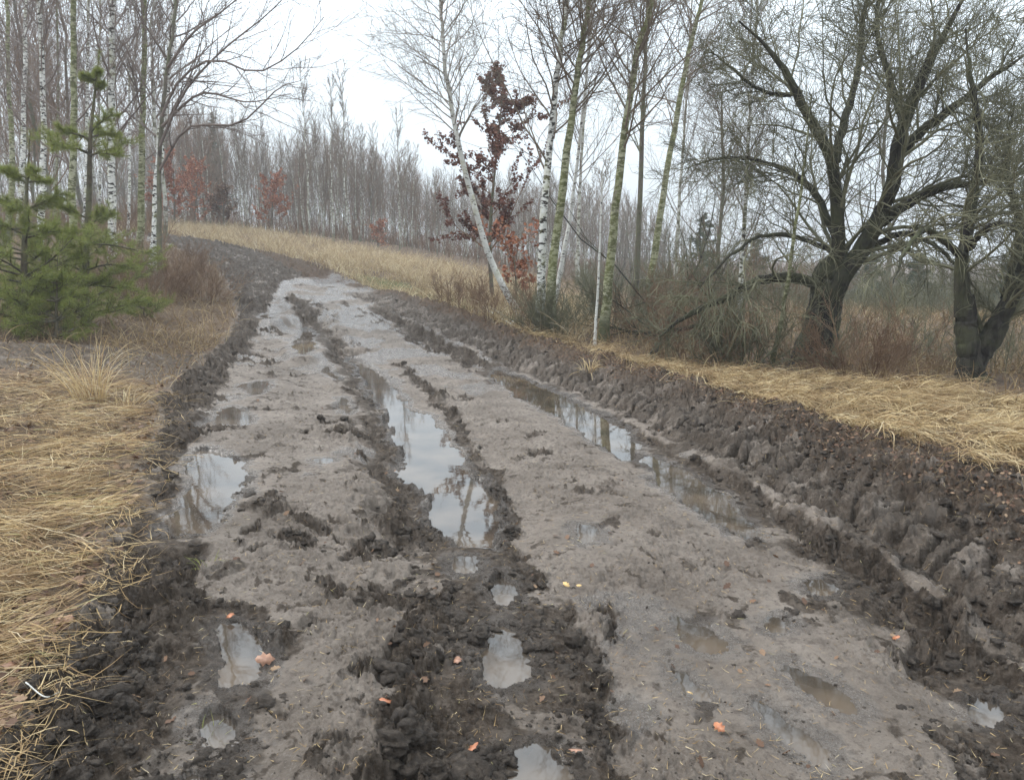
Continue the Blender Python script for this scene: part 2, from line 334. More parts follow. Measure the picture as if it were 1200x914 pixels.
class NT:
    def __init__(s, name):
        s.m = bpy.data.materials.new(name); s.m.use_nodes = True; s.t = s.m.node_tree; s.b = s.t.nodes['Principled BSDF']; s.out = s.t.nodes['Material Output']
    def n(s, ty, **k):
        x = s.t.nodes.new(ty)
        for a, v in k.items(): setattr(x, a, v)
        return x
    def l(s, a, b): s.t.links.new(a, b)
    def noise(s, sc, det=4, rough=.6, vec=None, dist=0):
        x = s.n('ShaderNodeTexNoise'); x.inputs['Scale'].default_value = sc; x.inputs['Detail'].default_value = det; x.inputs['Roughness'].default_value = rough; x.inputs['Distortion'].default_value = dist
        if vec is not None: s.l(vec, x.inputs['Vector'])
        return x.outputs[0]
    def mr(s, src, a, b, c=0, d=1):
        x = s.n('ShaderNodeMapRange'); s.l(src, x.inputs[0])
        for i, v in enumerate((a, b, c, d)): x.inputs[1+i].default_value = v
        return x.outputs[0]
    def ramp(s, src, stops):
        x = s.n('ShaderNodeValToRGB'); s.l(src, x.inputs[0]); e = x.color_ramp.elements
        while len(e) < len(stops): e.new(.5)
        for i, (p, c) in enumerate(stops): e[i].position = p; e[i].color = (*c, 1)
        return x.outputs[0]
    def mix(s, f, a, b, mode='MIX'):
        x = s.n('ShaderNodeMixRGB', blend_type=mode)
        for i, v in enumerate((f, a, b)):
            if isinstance(v, (int, float)): x.inputs[i].default_value = v
            elif isinstance(v, tuple): x.inputs[i].default_value = (*v, 1)
            else: s.l(v, x.inputs[i])
        return x.outputs[0]
    def math(s, op, a, b=None):
        x = s.n('ShaderNodeMath', operation=op)
        for i, v in enumerate((a, b)):
            if v is None: continue
            if isinstance(v, (int, float)): x.inputs[i].default_value = v
            else: s.l(v, x.inputs[i])
        return x.outputs[0]
    def attr(s, n):
        x = s.n('ShaderNodeAttribute', attribute_name=n); return x.outputs['Fac']
    def bump(s, h, st, dist):
        x = s.n('ShaderNodeBump'); x.inputs['Strength'].default_value = st; x.inputs['Distance'].default_value = dist
        s.l(h, x.inputs['Height']); s.l(x.outputs[0], s.b.inputs['Normal'])
    def objco(s):
        return s.n('ShaderNodeTexCoord').outputs['Object']

# mud / soil
g = NT('mud_ground'); co = g.objco()
ch, ve, we, gr, bn = g.attr('churn'), g.attr('veg'), g.attr('wet'), g.attr('green'), g.attr('litter')
nA, nB, nC = g.noise(2.2, 6, .65, co), g.noise(28, 5, .7, co), g.noise(110, 3, .7, co)
nD = g.noise(9, 5, .65, co, .6)
lane = g.ramp(nA, [(.3, (.128, .099, .075)), (.5, (.203, .163, .130)), (.72, (.28, .231, .188))])
lane = g.mix(g.mr(nB, .50, .66, 0, .8), lane, (.085, .063, .049)); lane = g.mix(g.mr(nD, .50, .66, 0, .6), lane, (.10, .076, .058)); lane = g.mix(g.mr(nC, .58, .72, 0, .6), lane, (.30, .265, .235))
dark = g.ramp(nB, [(.3, (.026, .018, .012)), (.52, (.064, .047, .034)), (.75, (.145, .114, .088))])
dark = g.mix(g.mr(nD, .50, .62, 0, .55), dark, (.15, .12, .096))
soil = g.ramp(nB, [(.3, (.05, .032, .022)), (.5, (.12, .08, .05)), (.7, (.22, .15, .085))])
soil = g.mix(g.mr(nA, .45, .65, 0, .6), soil, (.07, .045, .03))
col = g.mix(g.mr(g.math('ADD', g.math('ADD', ch, g.mr(nB, .3, .7, -.22, .22)), g.mr(nD, .3, .7, -.25, .25)), .25, .65), lane, dark)
col = g.mix(g.math('MULTIPLY', bn, g.mr(nB, .4, .58)), col, (.11, .065, .036))
col = g.mix(g.mr(g.math('ADD', ve, g.mr(nB, .3, .7, -.3, .3)), .3, .7), col, soil)
col = g.mix(g.math('MULTIPLY', gr, g.mr(nB, .38, .6, .2, .9)), col, (.10, .13, .03))
wm = g.mr(g.math('ADD', we, g.mr(nD, .3, .7, -.4, .4)), .35, .8)
col = g.mix(g.math('MULTIPLY', wm, .30), col, (.05, .04, .033))
g.l(col, g.b.inputs['Base Color'])
ro = g.math('SUBTRACT', g.mr(nC, .3, .7, .52, .72), g.math('MULTIPLY', wm, .40))
g.l(g.math('MULTIPLY', g.mr(wm, 0, 1, .30, .9), g.mr(ch, .2, .8, 1, .45)), g.b.inputs['Specular IOR Level'])
ro = g.math('ADD', ro, g.math('MULTIPLY', ve, .35)); ro = g.math('ADD', ro, g.math('MULTIPLY', g.math('MULTIPLY', ch, g.mr(nD, .4, .6, .2, 1)), .12)); g.l(ro, g.b.inputs['Roughness'])
hh = g.math('ADD', g.math('MULTIPLY', nB, .6), g.math('MULTIPLY', g.noise(75, 6, .8, co), .5))
g.bump(hh, 1.0, .035)
M_ground = g.m
gi = np.arange(NR-1)[:, None]*NA + np.arange(NA-1)[None, :]
Fg = np.stack([gi, gi+1, gi+NA+1, gi+NA], -1).reshape(-1, 4)[:, ::-1]
green = ss(.3, -.4, poly_sd(GREEN, wx, wy))
litter = np.clip(upper*.9 + bank*ss(.5, .9, sbd)*.5, 0, 1)
mesh_obj('ground', np.stack([X, Y, Z], 1), Fg, M_ground, attrs=dict(churn=np.clip(np.maximum(churn*(1-.7*holes), small) + rutwall*.2*(1-crest) + bank*(.50+.3*(1-lug)*lz + .25*(1-lz) - .35*holes)*(1-upper)*(1-crest) + upper*.75, 0, 1), veg=veg, wet=wet, green=green, litter=litter),  # churn tone also paints shade: darker gaps between lug prints, darker rut wall
         kind='structure', label='rutted wet mud forest track and its verges')

# water
g = NT('puddle_water'); co = g.objco()
g.l(g.ramp(g.noise(3, 3, .5, co), [(.35, (.035, .028, .022)), (.65, (.10, .074, .052))]), g.b.inputs['Base Color'])  # muddy water; brown patches also paint the oak's reflection into its colour
g.b.inputs['Roughness'].default_value = .03; g.b.inputs['IOR'].default_value = 1.7
g.bump(g.noise(10, 2, .5, co), .03, .01)
M_water = g.m
for lab, P, wz in PW:
    c = P[:, :2].mean(0); st = .02 if np.hypot(*c) < 7 else .045
    lo = P[:, :2].min(0) - .18; hi = P[:, :2].max(0) + .18
    xs = np.arange(lo[0], hi[0]+st, st); ys = np.arange(lo[1], hi[1]+st, st)
    gx, gy = np.meshgrid(xs, ys); sd = poly_sd(P, gx, gy)
    ok = sd < .10; cell = ok[:-1, :-1] & ok[1:, :-1] & ok[:-1, 1:] & ok[1:, 1:]
    ii, jj = np.nonzero(cell); nx = len(xs)
    F = np.stack([ii*nx+jj, ii*nx+jj+1, (ii+1)*nx+jj+1, (ii+1)*nx+jj], 1)
    used, inv = np.unique(F, return_inverse=True)
    V = np.stack([gx.ravel()[used]-c[0], gy.ravel()[used]-c[1], np.zeros(len(used))], 1)
    o = mesh_obj('puddle', V, inv.reshape(F.shape), M_water, kind='structure', label=lab); o.location = (c[0], c[1], wz)

# ---------------------------------------------------------------- loose clods (one mass)
def ico():
    t = (1+5**.5)/2
    v = np.array([(-1,t,0),(1,t,0),(-1,-t,0),(1,-t,0),(0,-1,t),(0,1,t),(0,-1,-t),(0,1,-t),(t,0,-1),(t,0,1),(-t,0,-1),(-t,0,1)], float)
    f = [(0,11,5),(0,5,1),(0,1,7),(0,7,10),(0,10,11),(1,5,9),(5,11,4),(11,10,2),(10,7,6),(7,1,8),(3,9,4),(3,4,2),(3,2,6),(3,6,8),(3,8,9),(4,9,5),(2,4,11),(6,2,10),(8,6,7),(9,8,1)]
    v /= np.linalg.norm(v[0]); v = list(map(tuple, v)); mid = {}; nf = []
    def m(a, b):
        k = (min(a, b), max(a, b))
        if k not in mid:
            p = (np.array(v[a])+np.array(v[b])); p /= np.linalg.norm(p); mid[k] = len(v); v.append(tuple(p))
        return mid[k]
    for a, b, c in f:
        x, y, z = m(a, b), m(b, c), m(c, a); nf += [(a, x, z), (b, y, x), (c, z, y), (x, y, z)]
    return np.array(v), np.array(nf)
IV, IF = ico()
def subdiv(v, f):
    v = [tuple(q) for q in v]; mid = {}; nf = []
    def m(a, b):
        k = (min(a, b), max(a, b))
        if k not in mid:
            p = np.array(v[a])+np.array(v[b]); p /= np.linalg.norm(p); mid[k] = len(v); v.append(tuple(p))
        return mid[k]
    for a, b, c in f:
        x, y, z = m(a, b), m(b, c), m(c, a); nf += [(a, x, z), (b, y, x), (c, z, y), (x, y, z)]
    return np.array(v), np.array(nf)
IV2, IF2 = subdiv(IV, IF)
def sample_pts(n, fn, r0=1.6, r1=22, a0=-44, a1=44, p=1.0, rg=rng):
    xs, ys = [], []; k = 0
    while k < n:
        r = r0*(r1/r0)**(rg.random(n*3)**p); a = np.radians(rg.uniform(a0, a1, n*3)); x = r*np.sin(a); y = r*np.cos(a)
        ok = rg.random(n*3) < fn(x, y); xs.append(x[ok]); ys.append(y[ok]); k += ok.sum()
        if ok.sum() == 0: break
    return np.concatenate(xs)[:n], np.concatenate(ys)[:n]
def clods(name, n, fn, s0, s1, mat, label, fine=False, sink=.3):
    x, y = sample_pts(n, fn); n = len(x)
    s = s0*(s1/s0)**(rng.random(n)**2.6)
    IV_, IF_ = (IV2, IF2) if fine else (IV, IF); K = rng.normal(0, 1, (n, 4, 3)); ph_ = rng.random((n, 4, 1))*6.28
    dsp = sum(a_*(1-2*np.abs(np.sin(np.einsum('vc,nc->nv', IV_, K[:, q])*f_ + ph_[:, q]))) for q, (a_, f_) in enumerate([(.24, 1.1), (.18, 2.2), (.14, 4.), (.09, 7.)]))
    base = IV_[None]*(1 + dsp[..., None])
    base *= np.stack([rng.uniform(.7, 1.5, n), rng.uniform(.7, 1.2, n), rng.uniform(.45, .9, n)], 1)[:, None]
    a = rng.random(n)*6.28; c, s_ = np.cos(a)[:, None], np.sin(a)[:, None]
    V = np.stack([base[..., 0]*c - base[..., 1]*s_, base[..., 0]*s_ + base[..., 1]*c, base[..., 2]], -1)*s[:, None, None]
    V += np.stack([x, y, gz(x, y) - s*sink], 1)[:, None]
    F = IF_[None] + (np.arange(n)*len(IV_))[:, None, None]
    return mesh_obj(name, V.reshape(-1, 3), None, mat, tri=F.reshape(-1, 3), kind='stuff', label=label, cat='mud')
g = NT('mud_clod'); co = g.objco(); nB = g.noise(40, 4, .7, co)
g.l(g.ramp(nB, [(.3, (.026, .018, .012)), (.52, (.064, .047, .034)), (.75, (.145, .114, .088))]), g.b.inputs['Base Color'])
g.l(g.mr(nB, .3, .7, .5, .8), g.b.inputs['Roughness']); g.b.inputs['Specular IOR Level'].default_value = .3; g.bump(g.noise(70, 6, .8, co), 1, .03)
M_clod = g.m
WP = np.zeros(len(X))
for lab, P, wz in PW:
    m = (np.abs(X-P[:, 0].mean()) < 4) & (np.abs(Y-P[:, 1].mean()) < 5); WP[m] = np.maximum(WP[m], poly_sd(P, X[m], Y[m]) < .01)
WPg = WP.reshape(NR, NA)
clods('mud_lumps', 2600, lambda x, y: lut(CHg, x, y)**1.5*(1-lut(WPg, x, y))*ss(-.2, .25, fbm(x*2.2, y*2.2, 17, 3)), .018, .055, M_clod, 'thumb to fist sized lumps of dark mud heaped along the ruts', True, .35)
BKg = bank.reshape(NR, NA)
clods('bank_clods', 2600, lambda x, y: lut(BKg, x, y)*(.15+.85*ss(-.1, .3, fbm(x*2, y*2, 19, 3))), .008, .042, M_clod, 'crumbled clods of mud on the tyre-printed bank', True, .3)
clods('mud_clods', 6000, lambda x, y: lut(CHg, x, y)**1.5*(1-lut(WPg, x, y)), .004, .020, M_clod, 'dark wet clods churned up along the wheel ruts')
ROADg = road.reshape(NR, NA)
clods('mud_crumbs', 5000, lambda x, y: .9*lut(ROADg, x, y)*(1-lut(WPg, x, y)), .003, .010, M_clod, 'small mud crumbs strewn over the smooth lanes')

# ---------------------------------------------------------------- blades of grass, straw, leaves
def ribbons(x, y, z, az, el, L, wd, curl, n=6, side=None, rgn=rng, clampg=None):
    N = len(x); P = np.zeros((N, n, 3)); P[:, 0] = np.stack([x, y, z], 1); a = az.copy(); e = el.copy()
    for i in range(1, n):
        stp = (L/(n-1))
        P[:, i] = P[:, i-1] + np.stack([np.sin(a)*np.cos(e), np.cos(a)*np.cos(e), np.sin(e)], 1)*stp[:, None]
        a = a + rgn.normal(0, .12, N); e = e - curl/(n-1)
        e = np.maximum(e, -1.4)
    if clampg is not None:
        zz = gz(P[..., 0], P[..., 1]); P[..., 2] = np.maximum(P[..., 2], zz + clampg[:, None])
    T = np.gradient(P, axis=1); sd = np.cross(T, np.array([0, 0, 1.])) + 1e-6
    sd += np.linalg.norm(T, axis=-1, keepdims=True)*rgn.normal(0, .6, (N, 1, 3)); sd /= np.linalg.norm(sd, axis=-1, keepdims=True)
    ww = (wd[:, None]*(1 - np.linspace(0, 1, n)**2*.85)[None])[..., None]/2
    V = np.stack([P - sd*ww, P + sd*ww], 2).reshape(-1, 3)
    b = (np.arange(N)*n*2)[:, None] + (np.arange(n-1)*2)[None]
    F = np.stack([b, b+1, b+3, b+2], -1).reshape(-1, 4)
    return V, F, np.repeat(rgn.random(N), n*2)
def blade_mat(name, stops, rough=.75, trans=.25, patchy=None):
    g = NT(name); c = g.ramp(g.attr('rnd'), stops)
    c = g.mix(g.mr(g.noise(35, 3, .6, g.objco()), .35, .65, 0, .5), c, tuple(v*.55 for v in stops[len(stops)//2][1]))
    if patchy: c = g.mix(g.mr(g.noise(3.2, 5, .7, g.objco()), .46, .62, 0, .75), c, patchy)
    g.l(c, g.b.inputs['Base Color']); g.b.inputs['Roughness'].default_value = rough; g.b.inputs['Specular IOR Level'].default_value = .25
    if trans:
        t = g.n('ShaderNodeBsdfTranslucent'); g.l(c, t.inputs[0]); mxs = g.n('ShaderNodeMixShader'); mxs.inputs[0].default_value = trans
        g.l(g.b.outputs[0], mxs.inputs[1]); g.l(t.outputs[0], mxs.inputs[2]); g.l(mxs.outputs[0], g.out.inputs[0])
    return g.m
STRAW = [(0, (.10, .055, .028)), (.22, (.32, .195, .085)), (.5, (.52, .355, .165)), (.75, (.64, .475, .25)), (.93, (.74, .62, .42)), (1, (.30, .30, .09))]
M_straw = blade_mat('dry_straw', STRAW, patchy=(.24, .15, .08))
M_gold = blade_mat('golden_grass', [(0, (.22, .14, .07)), (.3, (.44, .31, .15)), (.7, (.60, .45, .24)), (1, (.70, .58, .38))], patchy=(.24, .15, .075))
M_pale = blade_mat('pale_golden_grass', [(0, (.26, .18, .10)), (.3, (.48, .37, .21)), (.7, (.66, .53, .33)), (1, (.78, .68, .48))], patchy=(.36, .25, .14))
M_brown = blade_mat('brown_grass', [(0, (.10, .06, .035)), (.4, (.24, .155, .08)), (.75, (.38, .27, .14)), (1, (.54, .42, .24))])
M_greenb = blade_mat('green_blades', [(0, (.10, .13, .03)), (.5, (.16, .19, .05)), (1, (.28, .26, .09))])
M_leaf = blade_mat('leaf_litter', [(0, (.07, .035, .022)), (.4, (.13, .07, .042)), (.75, (.21, .12, .07)), (1, (.34, .23, .14))], .6, .15)
# matted straw on the left
def in_poly(P, soft=.15): return lambda x, y: ss(soft, -soft, poly_sd(P, x, y) + .18*vn(x*2.5, y*2.5, 5))
x, y = sample_pts(34000, lambda x, y: ss(.02, -.3, poly_sd(STRAW_L, x, y) + .22*vn(x*2.5, y*2.5, 5))*(.25+.75*ss(-.25, .15, fbm(x*3, y*3, 15, 3))), 1.5, 9.5, -60, -8, p=.85)
n = len(x); flow = radians(88) + 1.3*vn(x*2.1, y*2.1, 201) + rng.normal(0, .6, n); flow = np.where(rng.random(n) < .25, flow + pi, flow)
lay = rng.random(n)**1.3*.085*(.5+ss(-.5, .5, vn(x*1.5, y*1.5, 77)))
V, F, rn = ribbons(x, y, gz(x, y)+lay, flow, rng.uniform(-.1, .3, n), .07 + .30*rng.random(n)**1.6, rng.uniform(.0022, .0065, n), rng.uniform(-.2, .9, n), 6, clampg=lay*.6+.003)
mesh_obj('straw_mat', V, F, M_straw, attrs=dict(rnd=rn), kind='stuff', label='flattened golden straw covering the left verge', cat='dry grass')
edge_d = lambda x, y: np.minimum(np.abs(poly_sd(STRAW_L, x, y)), np.abs(poly_sd(RSTR, x, y)))
RSTR = gps([(560,372),(650,400),(760,425),(860,440),(1000,450),(1200,470),(1500,520),(1500,620),(1200,556),(1100,530),(1000,503),(900,478),(780,440),(680,414),(600,389)])
x, y = sample_pts(2000, lambda x, y: lut(ROADg, x, y)*ss(.45, .0, edge_d(x, y))**2*(1-lut(WPg, x, y)), 1.6, 16, -50, 46)
n = len(x)
V, F, rn = ribbons(x, y, gz(x, y)+.006, rng.random(n)*6.28, rng.uniform(-.1, .4, n), .05 + .25*rng.random(n)**2, rng.uniform(.002, .005, n), rng.uniform(-.2, 1., n), 6, clampg=rng.random(n)*.02+.003)
mesh_obj('scattered_straw', V, F, M_straw, attrs=dict(rnd=rn*.85), kind='stuff', label='loose straw strewn where the verges meet the mud', cat='straw')
# tuft
def tuft(name, u, v, N, L, wd, label, mat=M_straw, spread=.5, rad=.1, lean=(0, 0), dist=None):
    p = gp(u, v); rg = np.random.default_rng(int(u*7+v))
    a = rg.random(N)*6.28; r0 = rad*np.sqrt(rg.random(N)); x = r0*np.sin(a); y = r0*np.cos(a)
    az = a + rg.normal(0, .5, N)
    V, F, rn = ribbons(x, y, np.full(N, -.02), az, pi/2 - np.abs(rg.normal(0, spread, N)), rg.uniform(.5, 1, N)*L, rg.uniform(.6, 1.2, N)*wd, rg.uniform(.3, 2.0, N), 8, rgn=rg)
    V[:, 0] += lean[0]*np.maximum(V[:, 2], 0); V[:, 1] += lean[1]*np.maximum(V[:, 2], 0)
    o = mesh_obj(name, V, F, mat, attrs=dict(rnd=np.clip(rn*.5+.5, 0, .95)), label=label, cat='grass tuft')
    o.location = (p[0], p[1], gz(p[0], p[1])); return o
tuft('grass_tuft', 108, 470, 130, .85, .008, 'tall pale straw tuft standing at the back edge of the matted straw', lean=(-.12, 0), spread=.26, rad=.14)
tuft('grass_tuft', 150, 478, 70, .4, .007, 'short arching straw tuft right beside the tall pale one', spread=.8)
for (u, v, N, L, lab) in [(690,440,60,.3,'small straw tuft sprouting where the verge meets the bank near the thin pole')]:
    tuft('grass_tuft', u, v, N, L, .01, lab, M_gold, .8)
for u, v, lab in [(243,660,'tiny sprig of green grass growing in the left clods'), (240,858,'little green grass sprig near the slim grey puddle'), (20,800,'green sprig at the lower left corner of the straw')]:
    o = tuft('grass_sprig', u, v, 26, .11, .004, lab, M_greenb, .9, .05)
# straw strip along the right
RSTR = gps([(560,372),(650,400),(760,425),(860,440),(1000,450),(1200,470),(1500,520),(1500,620),(1200,556),(1100,530),(1000,503),(900,478),(780,440),(680,414),(600,389)])
x, y = sample_pts(19000, lambda x, y: in_poly(RSTR, .25)(x, y)*(.12+.88*ss(-.2, .2, fbm(x*1.4, y*1.4, 16, 3))), 5, 18, -8, 46, p=1)
n = len(x); cl_ = vn(x*1.1, y*1.1, 301)
flow = radians(140) + 1.0*cl_ + rng.normal(0, .6, n)
V, F, rn = ribbons(x, y, gz(x, y)+rng.random(n)*.05, flow, rng.uniform(.0, .9, n), rng.uniform(.15, .46, n)*(1+.5*cl_), rng.uniform(.004, .009, n), rng.uniform(.8, 2.4, n), 7, clampg=rng.random(n)*.07)
mesh_obj('straw_strip', V, F, M_gold, attrs=dict(rnd=rn), kind='stuff', label='golden bent grass along the right verge below the old trees', cat='dry grass')
# golden band behind the bend
GB = np.concatenate([gps([(120,271),(200,277),(300,294),(370,311),(420,333),(520,360),(600,385),(690,405)]), [at(720,380,19), at(640,345,24), at(500,308,33), at(400,292,36), at(300,276,38), at(200,262,38), at(100,262,36)]])
x, y = sample_pts(26000, lambda x, y: in_poly(GB, .4)(x, y)*(.15 + .85*ss(-.25, .2, fbm(x*1.1, y*1.1, 18, 3))), 12, 40, -36, 10, p=.7)
n = len(x); bare = ss(.1, -.3, poly_sd(GREEN, x, y))
hgt = rng.uniform(.15, .55, n)*(1 + .9*vn(x*1.0, y*1.0, 311))*(1-.75*bare)
V, F, rn = ribbons(x, y, gz(x, y), rng.random(n)*6.28, rng.uniform(.7, 1.5, n), hgt, rng.uniform(.007, .016, n), rng.uniform(.4, 2.0, n), 5)
mesh_obj('golden_grass', V, F, M_pale, attrs=dict(rnd=rn), kind='stuff', label='golden dry grass between the bend of the track and the far wood', cat='dry grass')
# brown grass further back, right and left
def bf(x, y): return veg_lut(x, y)
VEGg = veg.reshape(NR, NA)
x, y = sample_pts(42000, lambda x, y: lut(VEGg, x, y)*(ss(-.1, .3, vn(x*.7, y*.7, 9))*.5+.5)*(poly_sd(STRAW_L, x, y) > 0), 6, 38, -46, 46, p=.8)
n = len(x)
V, F, rn = ribbons(x, y, gz(x, y), rng.random(n)*6.28, rng.uniform(.3, 1.5, n), rng.uniform(.12, .5, n)*ss(4, 14, np.hypot(x, y))+.08, rng.uniform(.005, .012, n), rng.uniform(.4, 2.0, n), 5)
mesh_obj('brown_grass', V, F, M_brown, attrs=dict(rnd=rn), kind='stuff', label='brown withered undergrowth grass under the trees', cat='dry grass')
# leaves / litter
LO = np.array([(0, -.5), (.16, -.3), (.34, -.2), (.24, -.02), (.42, .14), (.22, .24), (.2, .42), (0, .55), (-.2, .42), (-.22, .24), (-.42, .14), (-.24, -.02), (-.34, -.2), (-.16, -.3)])
def leaf_batch(P, s, nrm_jit=.5, rg=rng, simple=False):
    N = len(P); sh = LO if not simple else np.array([(0, -.5), (.32, -.05), (.2, .3), (0, .5), (-.2, .3), (-.32, -.05)])
    k = len(sh); a = rg.random(N)*6.28
    nz_ = np.stack([rg.normal(0, nrm_jit, N), rg.normal(0, nrm_jit, N), np.ones(N)], 1); nz_ /= np.linalg.norm(nz_, axis=1, keepdims=True)
    t = np.stack([np.cos(a), np.sin(a), np.zeros(N)], 1); t -= nz_*(t*nz_).sum(1, keepdims=True); t /= np.linalg.norm(t, axis=1, keepdims=True); b = np.cross(nz_, t)
    cup = rg.uniform(-.5, .5, N)
    V = P[:, None] + s[:, None, None]*(sh[None, :, :1]*b[:, None] + sh[None, :, 1:]*t[:, None] + (cup[:, None]*(sh[:, 0]**2*2+sh[:, 1]**2*.5)[None])[..., None]*nz_[:, None])
    F = np.arange(N*k).reshape(N, k); return V.reshape(-1, 3), F, np.repeat(rg.random(N), k)
def scatter_leaves(name, n, fn, s0, s1, label, r1=24, mat=M_leaf, jit=.6, a0=-44, a1=44, up=.008):
    x, y = sample_pts(n, fn, 1.6, r1, a0, a1, p=.9); n = len(x)
    V, F, rn = leaf_batch(np.stack([x, y, gz(x, y)+rng.random(n)*.015+up], 1), rng.uniform(s0, s1, n), jit)
    return mesh_obj(name, V, F, mat, attrs=dict(rnd=rn), kind='stuff', label=label, cat='leaf litter', smooth=False)
LITg = litter.reshape(NR, NA)
scatter_leaves('leaf_litter', 4200, lambda x, y: lut(LITg, x, y)*(.3+.7*ss(-.2, .3, fbm(x*1.5, y*1.5, 5, 3))), .012, .034, 'brown leaf litter along the top of the muddy bank')
scatter_leaves('verge_leaves', 9000, lambda x, y: lut(VEGg, x, y)*(.25+.75*(x < 0)), .025, .055, 'fallen brown leaves over the verges')
scatter_leaves('track_leaves', 170, lambda x, y: lut(ROADg, x, y)*(1-lut(WPg, x, y)), .02, .045, 'a few soaked brown leaves trodden into the track', r1=12, up=.0)
x, y = sample_pts(9000, lambda x, y: lut(ROADg, x, y)*(1-lut(WPg, x, y))*(.25+.75*lut(LITg, x, y)), 1.6, 12, p=.9)
n = len(x); lf = rng.random(n)*6.28
V, F, rn = ribbons(x, y, gz(x, y)+.004, lf, rng.uniform(-.1, .2, n), rng.uniform(.012, .09, n)*(.45+lut(LITg, x, y)), rng.uniform(.0012, .003, n), rng.uniform(-.3, .6, n), 4, clampg=np.full(n, .003))
mesh_obj('straw_litter', V, F, M_straw, attrs=dict(rnd=rn), kind='stuff', label='bits of straw and twig trodden into the mud', cat='straw')
g = NT('orange_leaf'); g.l(g.ramp(g.noise(60, 3, .6, g.objco()), [(.3, (.28, .09, .045)), (.6, (.48, .19, .09)), (.8, (.55, .30, .18))]), g.b.inputs['Base Color']); g.b.inputs['Roughness'].default_value = .45
M_orange = g.m
g = NT('dull_leaf'); g.l(g.ramp(g.noise(60, 3, .6, g.objco()), [(.3, (.20, .10, .06)), (.6, (.36, .19, .12)), (.8, (.45, .28, .18))]), g.b.inputs['Base Color']); g.b.inputs['Roughness'].default_value = .5
M_dull = g.m
g = NT('yellow_leaf'); g.b.inputs['Base Color'].default_value = (.62, .40, .16, 1); g.b.inputs['Roughness'].default_value = .5; M_yel = g.m
for i, (u, v, s, m, lab) in enumerate([
    (481,861,.052,M_orange,'bright orange fallen leaf on the clods at the bottom of the picture'), (455,832,.045,M_orange,'rusty fallen leaf just above the bright orange one'),
    (536,780,.036,M_dull,'round pinkish brown leaf among the dark middle clods'), (553,887,.04,M_orange,'dark rust leaf beside the bottom edge pool'),
    (674,886,.035,M_dull,'small brown leaf right of the bottom edge pool'), (270,728,.035,M_orange,'little orange leaf on the upper rim of the lower left puddle'),
    (312,782,.055,M_dull,'pink brown leaf on the right rim of the lower left puddle'), (80,740,.075,M_dull,'large dull leaf at the edge of the matted straw'),
    (843,862,.035,M_orange,'orange leaf flat on the right lane near the bottom'), (663,695,.03,M_yel,'pale orange leaf on the lane edge right of the middle rut'),
    (678,696,.02,M_yel,'tiny yellow leaf chip beside the pale orange one'), (808,818,.022,M_yel,'yellow leaf in the dull shallow film'),
    (18,795,.08,M_dull,'brown leaf lying on straw by the lower left corner'), (1050,742,.03,M_orange,'small orange leaf below the ridge')]):
    p = gp(u, v); rg = np.random.default_rng(i)
    V, F, rn = leaf_batch(np.zeros((1, 3)), np.array([s*1.35]), .25, rg)
    o = mesh_obj('fallen_leaf', V, F, m, label=lab, cat='leaf', smooth=False); o.location = (p[0], p[1], gz(p[0], p[1])+.02)
    sm_ = o.modifiers.new('t', 'SOLIDIFY'); sm_.thickness = .0015

# ---------------------------------------------------------------- trees
def nrm(v): return v/(np.linalg.norm(v, axis=-1, keepdims=True)+1e-9)
def tubes(P, R, s):
    B, n, _ = P.shape; T = nrm(np.gradient(P, axis=1)); mt = nrm(T.mean(1))
    ref = np.where(np.abs(mt[:, :1]) < .8, np.array([[1., 0, 0]]), np.array([[0, 1., 0]]))[:, None]
    N = nrm(np.cross(T, ref)); Bn = np.cross(T, N); a = np.arange(s)*2*pi/s
    V = P[:, :, None] + R[:, :, None, None]*(np.cos(a)[None, None, :, None]*N[:, :, None] + np.sin(a)[None, None, :, None]*Bn[:, :, None])
    base = (np.arange(B)*n*s)[:, None, None] + (np.arange(n-1)*s)[None, :, None]; k = np.arange(s); k2 = (k+1) % s
    F = np.stack([base+k, base+k2, base+k2+s, base+k+s], -1).reshape(-1, 4)
    return V.reshape(-1, 3), F
def join(parts):
    Vs, Fs, o = [], [], 0
    for V, F in parts: Vs.append(V); Fs.append(F+o); o += len(V)
    return np.concatenate(Vs), np.concatenate(Fs)
def grow(P, R, k, t0, t1, ang, L, rg, up=.0, wig=.12, n=6, rs=.5, rmin=.003, Lt=True, angj=.2):
    B, m, _ = P.shape; t = t0 + (t1-t0)*(np.arange(k)[None] + rg.random((B, k)))/k; t = t.ravel()
    bi = np.repeat(np.arange(B), k); f = t*(m-1); i = np.clip(f.astype(int), 0, m-2); w_ = (f-i)[:, None]
    p = P[bi, i]*(1-w_) + P[bi, i+1]*w_; T = nrm(P[bi, i+1]-P[bi, i]); r = R[bi, i]*(1-w_[:, 0]) + R[bi, i+1]*w_[:, 0]
    q = rg.normal(0, 1, p.shape); q = nrm(q - T*(q*T).sum(1, keepdims=True)); a = (ang + rg.normal(0, angj, len(p)))[:, None]
    d = T*np.cos(a) + q*np.sin(a)
    ln = (L(t) if callable(L) else np.full(len(t), L))*rg.uniform(.55, 1.25, len(t))
    if Lt: ln = ln*np.repeat(np.linalg.norm(np.diff(P, axis=1), axis=2).sum(1), k)
    out = np.zeros((len(p), n, 3)); out[:, 0] = p
    for j in range(1, n):
        out[:, j] = out[:, j-1] + d*(ln/(n-1))[:, None]
        d = nrm(d + np.array([0, 0, 1.])*up/(n-1)*2 + rg.normal(0, wig, d.shape))
    r0 = np.maximum(r*rs, rmin*1.2); RR_ = r0[:, None] + (rmin*.6 - r0)[:, None]*np.linspace(0, 1, n)[None]
    return out, np.maximum(RR_, rmin*.5)
